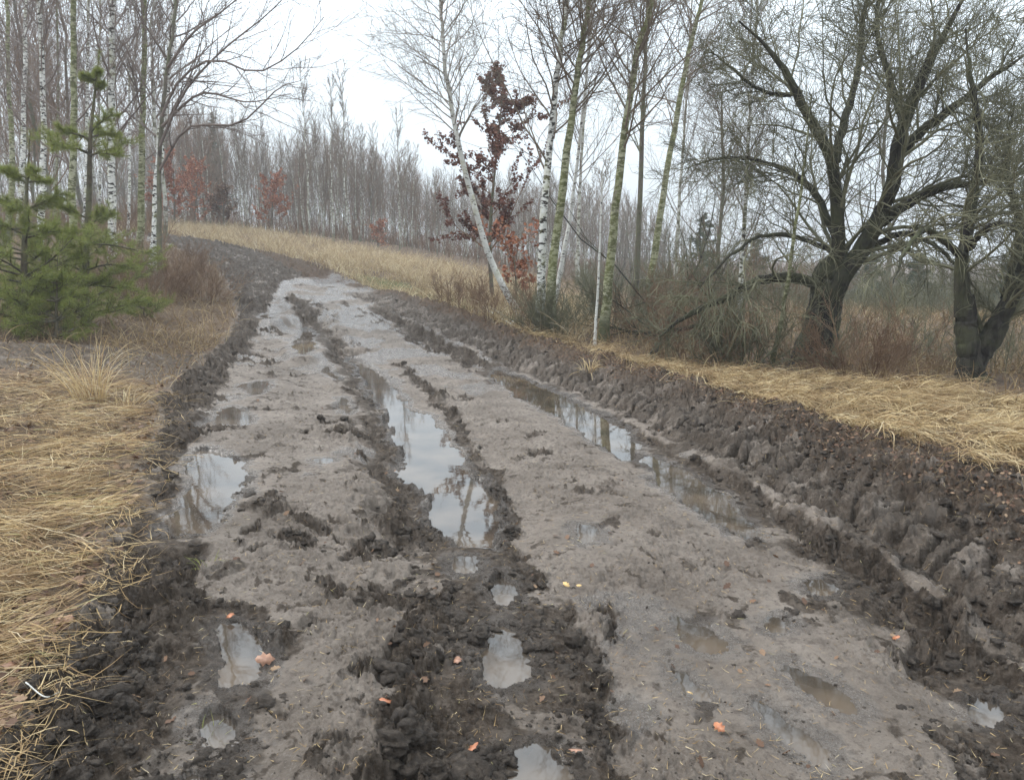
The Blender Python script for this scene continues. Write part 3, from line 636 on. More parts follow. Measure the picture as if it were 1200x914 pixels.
def catmull(P, n):
    P = np.asarray(P, float); Q = np.vstack([2*P[0]-P[1], P, 2*P[-1]-P[-2]]); t = np.linspace(0, len(P)-1-1e-6, n); i = t.astype(int); f = (t-i)[:, None]
    a, b, c, d = Q[i], Q[i+1], Q[i+2], Q[i+3]
    return .5*((2*b) + (c-a)*f + (2*a-5*b+4*c-d)*f**2 + (3*b-a-3*c+d)*f**3)
def bark(name, base, dark, zs=14, thr=(.52, .6), moss=None, mossf=.4, lo=None, sc=6):
    g = NT(name); tcn = g.objco(); mp = g.n('ShaderNodeMapping'); mp.inputs['Scale'].default_value = (1, 1, zs/sc); g.l(tcn, mp.inputs[0])
    c = g.mix(g.mr(g.noise(2.5, 4, .6, tcn), .35, .65), base, tuple(v*.72 for v in base))
    c = g.mix(g.mr(g.noise(sc, 4, .65, mp.outputs[0], .4), *thr), c, dark)
    if moss: c = g.mix(g.mr(g.noise(1.7, 4, .7, tcn), .62-mossf*.35, .68, 0, .85), c, moss)
    if lo:
        sp = g.n('ShaderNodeSeparateXYZ'); g.l(tcn, sp.inputs[0])
        hz = g.math('ADD', sp.outputs[2], g.mr(g.noise(4, 3, .6, tcn), .3, .7, -.35, .35)); c = g.mix(g.mr(hz, .9, .15, 0, .9), c, lo)
    g.l(c, g.b.inputs['Base Color']); g.b.inputs['Roughness'].default_value = .85; g.b.inputs['Specular IOR Level'].default_value = .2
    g.bump(g.noise(sc*4, 4, .7, mp.outputs[0]), .7, .02); return g.m
M_birch = bark('birch_bark', (.82, .80, .74), (.035, .028, .022), 20, (.50, .56), (.34, .33, .15), .3, (.07, .065, .04), 9)
M_birchmoss = bark('mossy_birch_bark', (.48, .46, .34), (.045, .038, .026), 20, (.46, .53), (.20, .21, .07), .95, (.08, .08, .04), 9)
M_white = bark('white_birch_bark', (.72, .70, .64), (.08, .06, .05), 26, (.55, .62), (.45, .42, .28), .2, None, 9)
M_far = bark('pale_far_bark', (.62, .60, .54), (.10, .08, .065), 10, (.48, .58), (.22, .22, .13), .5, (.14, .13, .08), 4)
M_grey = bark('grey_brown_bark', (.16, .135, .11), (.07, .055, .045), 6, (.5, .62), (.15, .16, .08), .6, None, 8)
M_willow = bark('dark_mossy_bark', (.050, .043, .033), (.014, .011, .009), 4, (.44, .56), (.085, .088, .042), .55, None, 16)
M_pinebark = bark('pine_bark', (.13, .105, .07), (.05, .04, .03), 8, (.5, .6), (.12, .13, .06), .5, None, 12)
def twigmat(name, c1, c2):
    g = NT(name); g.l(g.mix(g.mr(g.noise(2.2, 2, .5, g.objco()), .35, .65), c1, c2), g.b.inputs['Base Color']); g.b.inputs['Roughness'].default_value = .8; g.b.inputs['Specular IOR Level'].default_value = .2; return g.m
M_twig = twigmat('birch_twigs', (.15, .115, .10), (.24, .19, .16)); M_twigp = twigmat('purple_twigs', (.125, .090, .063), (.21, .165, .122))
M_twigg = twigmat('mossy_twigs', (.10, .095, .058), (.19, .18, .11)); M_twigb = twigmat('brown_twigs', (.13, .075, .045), (.24, .155, .095))
M_twigpale = twigmat('pale_twigs', (.34, .30, .25), (.24, .20, .16))

def spec(u, v, Y=None):
    p = gp(u, v) if Y is None else at(u, v, Y)
    return np.array([p[0], p[1], gz(p[0], p[1]) - .04]) if Y is None else p
def tree(name, label, cat, base, tips, r0, tm, twm, seed, k1=28, k2=7, k3=4, t0=.3, ang=.85, Lf=None, up=.25, rend=.25, dd=(0,), top=None, group=None, sides=8, ntrunk=26, L2=.42, L3=.42, rmin=.0035, droop=-.1, lean=0, flare=.35, wig=.1):
    """base (u,v[,Y]); tips: photo points up the stem with the stem kept near the base's distance; top: metres of stem above the last traced point"""
    rg = np.random.default_rng(seed)
    b = spec(*base) if len(base) == 2 else at(*base); b = b.copy(); b[2] = gz(b[0], b[1]) - .05
    pts = [b]; Y = b[1]
    for j, (u, v) in enumerate(tips): pts.append(at(u, v, Y + lean*(j+1)))
    if top:
        d = nrm(pts[-1]-pts[-2]); d = nrm(d + np.array([0, 0, .8])); pts.append(pts[-1] + d*top*.5); pts.append(pts[-1] + nrm(d+np.array([0, 0, .3]))*top*.5)
    P = catmull(pts, ntrunk); P[1:-1, :2] += rg.normal(0, r0*.12, (ntrunk-2, 2))
    t = np.linspace(0, 1, ntrunk); R = r0*(1-(1-rend)*t**.8)*(1+flare*np.exp(-t*22)); R[-1] *= .3
    root = empty(name, b, label, cat, group); P = P - b
    V, F = tubes(P[None], R[None], sides); mesh_obj('trunk', V, F, tm, root)
    Lf = Lf or (lambda t: .30*(1.12-t)**.8)
    P1, R1 = grow(P[None], R[None], k1, t0, .98, ang, Lf, rg, up, wig, 9, .32, rmin*1.6)
    parts = [tubes(P1, R1, 5)]
    P2, R2 = grow(P1, R1, k2+3, .12, .98, .7, L2, rg, up*.5, .16, 6, .55, rmin); parts.append(tubes(P2, R2, 3))
    if k3:
        P3, R3 = grow(P2, R2, k3+1, .15, 1, .6, L3*1.25, rg, droop, .18, 5, .6, rmin*.75); parts.append(tubes(P3, R3, 3))
    V, F = join(parts); mesh_obj('crown', V, F, twm, root)
    return root, P, R, b

# --- near trees, right half
tree('birch_tree', 'slender white birch leaning left over the verge with fan of fine twigs', 'tree', (612,372), [(575,305),(545,200),(530,130),(520,60),(516,5)], .07, M_white, M_twigpale, 1, 60, 10, 5, .34, .8, lambda t: .30*(1.15-t)**.6, .12, .2, top=1.2, rmin=.0026, lean=-.05)
tree('birch_tree', 'white spotted birch, left stem of the mossy clump right of the red-leaved oak', 'tree', (632,390), [(634,330),(637,250),(646,150),(656,60),(664,0)], .088, M_birch, M_twigp, 2, 34, 8, 5, .35, .7, None, .3, top=4)
tree('birch_tree', 'yellowish mossy birch, middle stem of the clump right of the oak', 'tree', (643,392), [(648,320),(662,200),(672,120),(682,50),(690,0)], .09, M_birchmoss, M_twigp, 3, 34, 8, 5, .4, .7, None, .3, top=4.5)
tree('birch_tree', 'thin white birch leaning right behind the mossy clump', 'tree', (646,375), [(660,300),(672,230),(684,120),(695,0)], .048, M_white, M_twigp, 4, 24, 7, 4, .35, .6, None, .35, top=3)
tree('birch_tree', 'mossy birch rising to the right of the slim white pole', 'tree', (707,400), [(712,340),(722,240),(733,150),(748,60),(765,0)], .09, M_birchmoss, M_twigp, 5, 34, 8, 5, .38, .7, None, .3, top=4)
tree('birch_tree', 'yellow-green barked birch slanting right before the willow', 'tree', (757,375,18), [(768,290),(782,200),(798,110),(812,40),(822,0)], .095, M_birchmoss, M_twigp, 6, 30, 8, 5, .35, .75, None, .3, top=4)
tree('young_tree', 'dark greenish straight stem between the two mossy birches', 'tree', (744,370,18.5), [(748,280),(752,180),(756,90),(760,0)], .08, M_grey, M_twigg, 7, 30, 8, 4, .3, .6, None, .35, top=2)
tree('birch_sapling', 'slim white pole of a sapling between the clump and the mossy birch', 'tree', (697,405), [(700,350),(703,290),(705,240)], .025, M_white, M_twigpale, 8, 10, 4, 2, .5, .5, None, .4, top=.6)
tree('birch_sapling', 'pale thin sapling slanting right in front of the willow trunk', 'tree', (903,432), [(915,380),(925,320),(933,260),(940,215)], .035, M_birchmoss, M_twigg, 9, 14, 6, 4, .4, .5, None, .3, top=1)
tree('birch_tree', 'small forked pale birch left of the willow', 'tree', (868,400,13.5), [(868,330),(872,270),(876,190),(880,110),(884,60)], .05, M_birch, M_twigp, 10, 30, 8, 5, .2, .6, lambda t: .3*(1.1-t)**.6, .3, top=1.6)
tree('birch_tree', 'faint thin birch behind the yellow-green barked one', 'tree', (790,350,26), [(795,260),(800,180),(806,90)], .07, M_far, M_twigp, 12, 30, 8, 4, .2, .6, None, .3, top=4)
tree('birch_tree', 'distant straight birch seen between clump and mossy birch', 'tree', (676,345,30), [(678,260),(682,170),(688,80)], .08, M_far, M_twigp, 13, 30, 8, 4, .25, .6, None, .3, top=4)
tree('young_tree', 'grey leafless tree hazy behind the willow crown', 'tree', (1040,365,28), [(1042,280),(1035,200),(1040,120)], .1, M_grey, M_twigp, 14, 40, 9, 5, .1, .8, lambda t: .5*(1.1-t)**.5, .2, top=2)
tree('young_tree', 'grey bushy tree hazy left of the willow crown', 'tree', (845,350,26), [(842,290),(848,220),(846,160)], .09, M_grey, M_twigp, 15, 40, 9, 5, .1, .8, lambda t: .5*(1.1-t)**.5, .2, top=1.5)

# --- the old willows
def willow(label, base, r0, limbs, seed, k=(18, 10, 7), extra_droop=()):
    rg = np.random.default_rng(seed); b = spec(*base); b[2] = gz(b[0], b[1]) - .08
    root = empty('old_tree', b, label, 'tree'); Y = b[1]; parts = []; tw = []
    for li, (pts, ra, rb, dy, dr) in enumerate(limbs):
        P = np.array([at(u, v, Y + dy*j/max(len(pts)-1, 1)) for j, (u, v) in enumerate(pts)])
        if pts[0] == base: P[0] = b
        n = 60; P = catmull(P, n) - b; P[1:] += np.cumsum(rg.normal(0, .005, (n-1, 3)), 0)
        t = np.linspace(0, 1, n); R = ra + (rb-ra)*t**.55
        if pts[0] == base: R = R*(1+.45*np.exp(-t*5))
        R = R*.82*(1 - .75*ss(.72, 1, t)*(li > 0)) + .004; R = R*(1 + (.10 if li else .03)*vn(np.linspace(0, 9, n), np.full(n, li*3.7), seed) + (.06 if li else .02)*vn(np.linspace(0, 25, n), np.full(n, li*1.7), seed+1)); ns = 22
        V, F = tubes(P[None], R[None], ns); ax = np.repeat(P, ns, 0); an = np.tile(np.arange(ns)/ns*2*pi, n); hh_ = np.repeat(t*np.linalg.norm(P[-1]-P[0]), ns)
        rel = 1 + .13*fbm(np.cos(an)*2.6 + li*5, np.sin(an)*2.6 + hh_*2.5, seed, 4, .6) + .09*(1-np.abs(vn(an*2.4, hh_*3, seed+3))*2); V = ax + (V-ax)*rel[:, None]
        parts.append((V, F))
        if li == 0: continue
        q = lambda t: .50*(1.25-t)**.6
        kk = (k[0]//2+1, k[1]//2+2, k[2]-2) if dr < -.2 else k
        P1, R1 = grow(P[None], R[None], kk[0], .12, .98, .85, q, rg, dr*.6, .17, 9, .32, .0055)
        P2, R2 = grow(P1, R1, kk[1], .1, .98, .75, .55, rg, dr*.5, .2, 6, .5, .0036)
        P3, R3 = grow(P2, R2, kk[2], .1, 1, .65, .6, rg, dr-.05, .2, 5, .6, .0027)
        tw += [tubes(P1, R1, 5), tubes(P2, R2, 4), tubes(P3, R3, 3)]
    V0, F0 = parts[0]
    rough = 1 + 0*V0[:, :1]; mesh_obj('trunk', V0, F0, M_willow, root)
    for V, F in parts[1:]: mesh_obj('limb', V, F, M_willow, root)
    V, F = join(tw); mesh_obj('crown', V, F, M_twigg, root); return root
willow('old dark mossy tree with thick forked trunk and a limb reaching down to the left', (952,428), .24, [
    ([(952,428),(962,375),(972,325),(985,305)], .27, .21, 0, 0),
    ([(964,372),(974,330),(985,285),(985,230),(978,185),(955,140),(935,100),(905,60),(870,30)], .16, .03, -.6, .25),
    ([(978,190),(990,140),(1005,80),(1010,20),(1030,-60)], .08, .02, .8, .3),
    ([(966,375),(988,328),(1020,280),(1045,220),(1055,160),(1080,95),(1110,40),(1150,-30)], .19, .04, -1.0, .3),
    ([(1052,180),(1100,140),(1150,100),(1215,60)], .09, .02, -.8, .2),
    ([(1030,260),(1090,225),(1150,215),(1230,200)], .09, .02, -1.2, .05),
    ([(1015,290),(1070,275),(1110,300),(1150,350)], .06, .01, -1.5, -.5),
    ([(970,335),(920,325),(875,332),(840,348),(800,368),(765,395)], .10, .03, -.5, -.15),
    ([(983,280),(950,220),(905,195),(850,190),(800,200)], .07, .012, .6, .0),
    ([(1062,150),(1040,90),(1030,30),(1050,-40)], .07, .02, .8, .3),
    ([(940,110),(900,110),(860,80),(830,60)], .04, .01, .5, .15),
    ([(1000,310),(960,290),(900,280),(860,300),(820,340)], .05, .01, -1.0, -.35)], 21)
willow('old dark tree at the right edge with split trunk under drooping twigs', (1142,445), .2, [
    ([(1142,445),(1132,400),(1128,350)], .15, .11, 0, 0),
    ([(1130,370),(1124,310),(1130,250),(1140,180),(1130,110),(1120,40)], .11, .02, .4, .3),
    ([(1140,425),(1165,385),(1185,345),(1200,300),(1230,240)], .16, .06, -.2, .2),
    ([(1180,350),(1195,270),(1180,200),(1190,120)], .07, .02, .5, .3),
    ([(1128,300),(1090,270),(1060,290),(1040,330)], .05, .01, -.9, -.5),
    ([(1135,290),(1160,260),(1190,270),(1215,330)], .05, .01, -.9, -.5)], 22, (16, 10, 7))

# --- oak with rusty leaves
def leafy(name, label, base, tips, r0, nl, seed, smin, smax, mat, tm=M_grey, k1=20, k2=6, Lf=None, ang=.9, t0=.2, group=None, cat='tree', top=None):
    rg = np.random.default_rng(seed)
    b = spec(*base) if len(base) == 2 else at(*base); b = b.copy(); b[2] = gz(b[0], b[1]) - .04
    P = catmull([b]+[at(u, v, b[1]) for u, v in tips], 18) - b; R = r0*(1-.85*np.linspace(0, 1, 18))
    root = empty(name, b, label, cat, group); V, F = tubes(P[None], R[None], 7); mesh_obj('trunk', V, F, tm, root)
    P1, R1 = grow(P[None], R[None], k1, t0, .98, ang, Lf or (lambda t: .30*(1.15-t)**.7), rg, .25, .12, 8, .45, .006)
    P2, R2 = grow(P1, R1, k2, .25, 1, .7, .45, rg, .1, .2, 5, .5, .004)
    V, F = join([tubes(P1, R1, 4), tubes(P2, R2, 3)]); mesh_obj('branches', V, F, M_twigb, root)
    keep = rg.random(len(P2)) < .8; Q = P2[keep]; i = rg.integers(0, len(Q), nl); t = rg.random(nl)*3.99; j = t.astype(int); f = (t-j)[:, None]
    p = Q[i, j]*(1-f)+Q[i, np.minimum(j+1, 4)]*f + rg.normal(0, .035, (nl, 3)); p[:, 2] -= .03
    V, F, rn = leaf_batch(p, rg.uniform(smin, smax, nl), 1.3, rg, simple=smax > .10)
    mesh_obj('foliage', V, F, mat, root, attrs=dict(rnd=rn), smooth=False); return root
M_oak = blade_mat('russet_leaves', [(0, (.07, .024, .018)), (.5, (.15, .055, .038)), (.85, (.24, .10, .065)), (1, (.32, .17, .11))], .6, .2)
M_oakr = blade_mat('rusty_leaves', [(0, (.20, .065, .035)), (.5, (.38, .14, .07)), (1, (.52, .27, .15))], .6, .2)
leafy('oak_tree', 'young oak still holding dark russet leaves behind the leaning white birch', (577,352), [(574,290),(578,220),(585,150),(591,88)], .06, 9500, 31, .045, .09, M_oak, k1=26, k2=6, Lf=lambda t: .46*(1.10-t)**.8*(1-.6*((t > .24) & (t < .36))), ang=1.15)
leafy('oak_bush', 'low russet bush beneath the young oak', (606,352,17), [(604,320),(600,290)], .03, 650, 32, .07, .12, M_oakr, k1=14, k2=5, Lf=lambda t: .6, t0=.1, cat='bush')
for i, (u, v, Y, us, vs, nl, lab) in enumerate([(205,268,36,203,188,1700,'largest rusty-leaved young oak at the wood edge, left of the bend'), (262,268,37,262,222,900,'dull brown-leaved bush between two redder ones at the wood edge'),
        (318,275,38,320,212,1100,'rusty-leaved young oak alone right of the bend, before the wood'), (443,288,38,443,262,260,'small rusty bush low at the wood edge above the green patch'), (228,268,39,232,196,900,'rusty leaves tucked behind the largest young oak')]):
    leafy('oak_bush', lab, (u, v, Y), [((u+us)/2, (v+vs)/2), (us, vs)], .05, int(nl*2.6), 40+i, .07, .12, M_oakr if i != 1 else M_leaf, k1=20, k2=6, Lf=lambda t: .62*(1.1-t)**.5, t0=.05, cat='bush')

# --- left birch stand
LB = [((12,330,22),[(14,200),(10,100),(8,0)],.11,'pale birch nearest the left edge of the picture'), ((48,330,20),[(50,220),(50,100),(46,0)],.12,'straight grey birch second from the left edge'),
      ((27,330,25),[(26,220),(28,100),(30,0)],.13,'thick mossy birch behind the first two at the left edge'), ((82,345,17),[(84,270),(86,150),(85,0)],.13,'white spotted birch right behind the pine, left of its stem'),
      ((131,330,18),[(132,250),(131,130),(131,0)],.14,'sturdy spotted birch right of the pine stem'), ((152,310,24),[(152,200),(151,100),(150,0)],.06,'very thin birch between the sturdy spotted one and the slanting one'),
      ((164,320,19),[(165,250),(167,130),(170,0)],.13,'pale birch just left of the slanting mossy birch'), ((178,320,18),[(183,250),(190,150),(200,50),(206,0)],.15,'mossy birch slanting right, last of the left stand'),
      ((100,320,26),[(101,220),(102,100),(104,0)],.09,'dim birch seen behind the pine stem'), ((68,320,29),[(66,220),(68,100),(66,0)],.08,'faint birch between the second and the spotted one'),
      ((118,310,30),[(117,220),(115,100),(118,0)],.08,'faint slim birch left of the sturdy spotted one')]
for i, (b, tp, r, lab) in enumerate(LB):
    tree('birch_tree', lab, 'tree', b, tp, r*.82, M_birch if i % 3 else M_birchmoss, M_twig, 60+i, 26, 7, 4, .3, .75, None, .25, top=4)
# big low branch fan of the slanting birch
rg = np.random.default_rng(5)
b = at(178, 320, 18); b[2] = gz(b[0], b[1]) - .05
r_, P_, R_, b_ = tree('bare_tree', 'dark-branched tree whose long bare twigs reach over the track from the left stand', 'tree', (186,318,17), [(186,240),(188,160),(196,80),(205,20)], .065, M_grey, M_twig, 90, 8, 5, 3, .4, .7, None, .2, top=2.5)
for pts in ([(188,140),(210,95),(250,70),(300,85),(345,60),(380,20)], [(186,175),(215,110),(260,60),(310,20),(350,-20)], [(187,200),(220,150),(280,145),(325,105),(352,95)], [(196,80),(225,40),(265,10),(310,-30)], [(188,150),(235,110),(290,120),(340,110)]):
    P = catmull([at(u, v, 17 - .35*j) for j, (u, v) in enumerate(pts)], 12) - b_; R = np.linspace(.034, .006, 12)
    P2, R2 = grow(P[None], R[None], 18, .1, 1, .7, .3, rg, .1, .15, 7, .5, .004); P3, R3 = grow(P2, R2, 8, .1, 1, .6, .45, rg, -.1, .18, 5, .6, .003)
    V, F = join([tubes(P[None], R[None], 6), tubes(P2, R2, 4), tubes(P3, R3, 3)]); mesh_obj('branch', V, F, M_twig, r_)

# --- pines
def pine(label, base, tips, r0, seed, whorls, nn=90000, Lb=.34, nlen=.10):
    rg = np.random.default_rng(seed); b = spec(*base); b[2] = gz(b[0], b[1]) - .04
    P = catmull([b]+[at(u, v, b[1]) for u, v in tips], 20) - b; R = r0*(1-.8*np.linspace(0, 1, 20))
    root = empty('pine_tree', b, label, 'tree'); V, F = tubes(P[None], R[None], 8); mesh_obj('trunk', V, F, M_pinebark, root)
    H = P[-1, 2]; br = []; ps = []
    for t, k, l in whorls:
        f = t*19; i = min(int(f), 18); p = P[i]*(1-f+i)+P[i+1]*(f-i); a0 = rg.random()*6.28
        for q in range(k):
            a = a0 + q*6.28/k + rg.normal(0, .35); d = nrm(np.array([np.cos(a), np.sin(a), rg.uniform(.05, .6)])); c = np.zeros((10, 3)); c[0] = p + (P[-1]-P[0])*rg.normal(0, .022); L = l*rg.uniform(.75, 1.2)
            for j in range(1, 10): c[j] = c[j-1] + d*L/9; d = nrm(d + np.array([0, 0, .05 if j > 5 else -.03]) + rg.normal(0, .05, 3))
            br.append(c)
    br = np.array(br); Rb = np.linspace(.018, .005, 10)[None].repeat(len(br), 0)
    S, RS = grow(br, Rb, 13, .2, 1, .7, .30, rg, .3, .14, 5, .6, .004, angj=.3)
    tl = nrm(P[-1]-P[-2]); top = P[-1] + tl*np.linspace(0, .3, 5)[:, None]; S = np.concatenate([S, top[None], br[:, 5:]]); RS = np.concatenate([RS, np.full((1, 5), .006), Rb[:, 5:]])
    V, F = join([tubes(br, Rb, 5), tubes(S, RS, 3)]); mesh_obj('branches', V, F, M_pinebark, root)
    i = rg.integers(0, len(S), nn); t = (rg.random(nn)**.7)*3.99; j = t.astype(int); f = (t-j)[:, None]
    p = S[i, j]*(1-f)+S[i, j+1]*f; T = nrm(S[i, j+1]-S[i, j]); q = nrm(rg.normal(0, 1, (nn, 3))); d = nrm(T*rg.uniform(.3, 1.2, (nn, 1)) + q*1.0 + np.array([0, 0, .1]))
    e = p + d*(nlen*rg.uniform(.6, 1.15, (nn, 1))); sd = nrm(np.cross(d, rg.normal(0, 1, (nn, 3))))*.0016
    V = np.stack([p-sd, p+sd, e], 1).reshape(-1, 3); mesh_obj('needles', V, None, M_needle, root, tri=np.arange(nn*3).reshape(-1, 3), attrs=dict(rnd=np.repeat(rg.random(nn), 3)), smooth=False)
    return root
M_needle = blade_mat('pine_needles', [(0, (.085, .105, .022)), (.5, (.20, .235, .045)), (.85, (.32, .355, .085)), (1, (.42, .36, .14))], .5, .3)
pine('taller young pine with dark bare stem and soft green tufts', (100,380), [(100,320),(104,240),(106,160),(114,85)], .07, 71, [(.05,6,1.0),(.11,6,1.1),(.18,5,.9),(.26,6,1.05),(.37,5,.95),(.45,3,.5),(.68,5,.8),(.76,3,.5),(.95,4,.2)], 95000, .3, .10)
pine('bushy young pine at the left edge behind the straw', (28,385), [(28,320),(30,250),(34,180)], .06, 72, [(.04,6,.9),(.12,6,1.0),(.2,6,.95),(.3,6,.95),(.42,6,.85),(.55,5,.7),(.7,4,.5),(.85,4,.3)], 85000, .3, .10)
pine('smallest bright green pine low before the other two', (66,398), [(66,360),(67,325)], .03, 73, [(.08,5,.5),(.3,5,.55),(.6,5,.4),(.9,4,.2)], 22000, .3, .09)
pine('low bright green pine seedling at the foot of the bare brush', (168,372), [(169,362),(170,352)], .02, 74, [(.1,5,.5),(.5,5,.4),(.9,3,.2)], 12000, .3, .08)

# --- bare bushes
def bush(label, u, v, h, rad, n, seed, mat, group=None, Y=None, k=(7, 6), r=.006, name='bare_bush', upk=.25, spread=.5):
    rg = np.random.default_rng(seed); b = (gp(u, v) if Y is None else at(u, v, Y)).copy(); b[2] = gz(b[0], b[1]) - .02
    a = rg.random(n)*6.28; s = np.abs(rg.normal(0, spread, n)); d = np.stack([np.cos(a)*np.sin(s), np.sin(a)*np.sin(s), np.cos(s)], 1)
    P = np.zeros((n, 8, 3)); rr0 = rad*.5*np.sqrt(rg.random(n)); P[:, 0, 0] = np.cos(a)*rr0; P[:, 0, 1] = np.sin(a)*rr0
    P[:, 0, 2] = gz(P[:, 0, 0]+b[0], P[:, 0, 1]+b[1]) - b[2] - .02; L = h*rg.uniform(.5, 1.15, n)
    for j in range(1, 8): P[:, j] = P[:, j-1] + d*(L/7)[:, None]; d = nrm(d + rg.normal(0, .10, d.shape) + np.array([0, 0, upk*.1]))
    R = np.linspace(r, r*.4, 8)[None].repeat(n, 0)
    P1, R1 = grow(P, R, k[0], .15, 1, .6, .4, rg, .15, .15, 5, .6, r*.45); P2, R2 = grow(P1, R1, k[1], .1, 1, .6, .5, rg, .1, .18, 4, .6, r*.35)
    V, F = join([tubes(P, R, 5), tubes(P1, R1, 3), tubes(P2, R2, 3)])
    o = mesh_obj(name, V, F, mat, label=label, cat='bush', group=group); o.location = b; return o
bush('dark brown bare brush beside the pine, nearest the track', 232, 352, .75, 1.0, 60, 101, M_twigb)
bush('dark brown bare brush just behind the seedling pine', 180, 355, .9, 1.1, 60, 102, M_twigb)
bush('low dark brush at the inner side of the bend', 215, 322, .7, 1.2, 60, 103, M_twigb)
bush('bare brown brush at the feet of the left birches', 140, 345, 1.2, 1.2, 50, 104, M_twigb)
bush('tangle of bare shoots around the foot of the birch clump', 655, 393, .75, .8, 60, 105, M_twigg, r=.007)
bush('thin brown bush between the oak and the birch clump', 585, 375, .7, 1.3, 50, 106, M_twigb)
bush('brown bush left of the young oak on the verge', 545, 362, .6, 1.2, 45, 107, M_twigb)
bush('greenish bare bush behind the slim white pole', 725, 388, 1.0, 1.2, 50, 108, M_twigg, r=.008)
bush('dense bare bush between the mossy birches and the low limb', 790, 400, 1.2, 1.3, 45, 109, M_twigb, r=.008)
bush('pale green suckers fanning from the ground under the low limb', 868, 430, .8, .6, 26, 110, M_twigg, r=.011, spread=.7)
bush('brown bramble thicket left of the thick trunk', 830, 425, .8, 1.2, 60, 111, M_twigb)
bush('brown bramble thicket just right of the thick trunk', 1010, 440, .7, 1.0, 60, 112, M_twigb, spread=.8)
bush('green-grey drooping thicket between the two old trees', 1075, 420, 1.0, 1.3, 28, 113, M_twigg, spread=.9)
bush('mossy thicket at the foot of the right edge tree', 1180, 435, .9, 1.1, 35, 114, M_twigg, spread=.8)
bush('bare bush hazy in the field between the old trees', 1085, 372, 1.6, 2.5, 50, 115, M_twigg, Y=20)
bush('bare bush hazy in the field left of the thick trunk', 905, 372, 2.0, 2.5, 50, 116, M_twigb, Y=20)
bush('tall bare bush behind the slanting mossy birch', 820, 365, 2.2, 2.0, 30, 117, M_twigg, Y=20, r=.01)
# suckers round the thick trunk
bush('upright shoots growing against the thick dark trunk', 945, 432, 1.0, .9, 16, 118, M_twigg, r=.006, spread=.35)
# fallen sticks and slash
def stick(label, pts, r, mat, twigs=0, seed=0, lift=.03, name='fallen_branch'):
    rg = np.random.default_rng(seed); P = np.array([gp(u, v) for u, v in pts]); P[:, 2] = gz(P[:, 0], P[:, 1]) + r + np.array(lift if hasattr(lift, '__len__') else [lift]*len(P))
    b = P[0].copy(); P = catmull(P, 14) - b; R = np.linspace(r, r*.5, 14); prt = [tubes(P[None], R[None], 7)]
    if twigs:
        P1, R1 = grow(P[None], R[None], twigs, .2, 1, .7, .35, rg, .1, .15, 7, .5, .006); P2, R2 = grow(P1, R1, 6, .1, 1, .6, .5, rg, .1, .15, 5, .5, .004); prt += [tubes(P1, R1, 4), tubes(P2, R2, 3)]
    V, F = join(prt); o = mesh_obj(name, V, F, mat, label=label, cat='branch'); o.location = b
stick('pale peeled stick lying by the foot of the leaning birch, lower of two', [(566,364),(582,374),(599,386)], .02, M_white, 0, 1, .05)
stick('pale peeled stick lying just above the other by the leaning birch', [(575,365),(590,374),(602,382)], .018, M_white, 0, 2, .06)
stick('mossy fallen branch heap reaching left from under the low limb', [(860,405),(800,410),(750,402),(715,392)], .04, M_willow, 12, 3, [.5,.3,.15,.1])
stick('grey broken bough resting on the grass end of the low limb', [(765,425),(785,400),(820,375),(850,360)], .05, M_willow, 10, 4, [.05,.35,.6,.8])
stick('long straw-coloured stem lying across the matted straw', [(35,505),(60,485),(100,455)], .006, M_gold, 0, 5, .1, 'dry_stalk')
stick('short white stalk on the mud at the lower left corner', [(33,822),(55,838),(75,855)], .003, M_white, 0, 6, .03, 'dry_stalk')

# ---------------------------------------------------------------- far wood: prototypes, then copies
def proto(kind, seed, H, r0):
    rg = np.random.default_rng(seed); n = 16; P = np.zeros((n, 3)); P[:, 2] = np.linspace(-.1, H, n); P[:, :2] += np.cumsum(rg.normal(0, .05, (n, 2)), 0); P[:, 0] += np.linspace(0, rg.normal(0, .5), n)
    R = r0*(1-.82*np.linspace(0, 1, n)); root = empty('birch_tree' if kind == 0 else 'bare_tree', (0, 0, -500))
    V, F = tubes(P[None], R[None], 6); mesh_obj('trunk', V, F, M_far if kind == 0 else M_grey, root)
    lf = (lambda t: .22*(1.15-t)**.7) if kind == 0 else (lambda t: .30*(1.1-t)**.6)
    P1, R1 = grow(P[None], R[None], 26, .3 if kind == 0 else .15, .98, .55, lf, rg, .5, .08, 6, .4, .010)
    P2, R2 = grow(P1, R1, 7, .15, 1, .5, .42, rg, .3, .12, 4, .6, .0065); P3, R3 = grow(P2, R2, 4, .2, 1, .5, .5, rg, .1, .12, 3, .6, .005)
    V, F = join([tubes(P1, R1, 3), tubes(P2, R2, 3), tubes(P3, R3, 3)]); mesh_obj('crown', V, F, M_twigp if kind == 0 else M_twigb, root); return root
PR = [proto(0, 500+i, 8 + (i % 3)*.6, .055+.008*(i % 3)) for i in range(5)] + [proto(1, 520+i, 7 + .6*i, .06) for i in range(4)]
first = {}
def copy_tree(src, loc, rz, sc, label, group):
    if src not in first: first[src] = 1; r = src
    else:
        r = src.copy(); COL.objects.link(r)
        for chd in list(src.children):
            c = chd.copy(); COL.objects.link(c); c.parent = r
    r.location = loc; r.rotation_euler = (0, 0, rz); r.scale = (sc*.95, sc*.95, sc); tag(r, label, 'tree', group); return r
rg = np.random.default_rng(77); cnt = 0
def topv(u): return np.interp(u, [180, 230, 300, 350, 375, 400, 450, 500, 560, 620, 700, 800, 850, 950, 1200], [150, 125, 150, 172, 150, 160, 178, 205, 215, 215, 225, 260, 295, 300, 300])
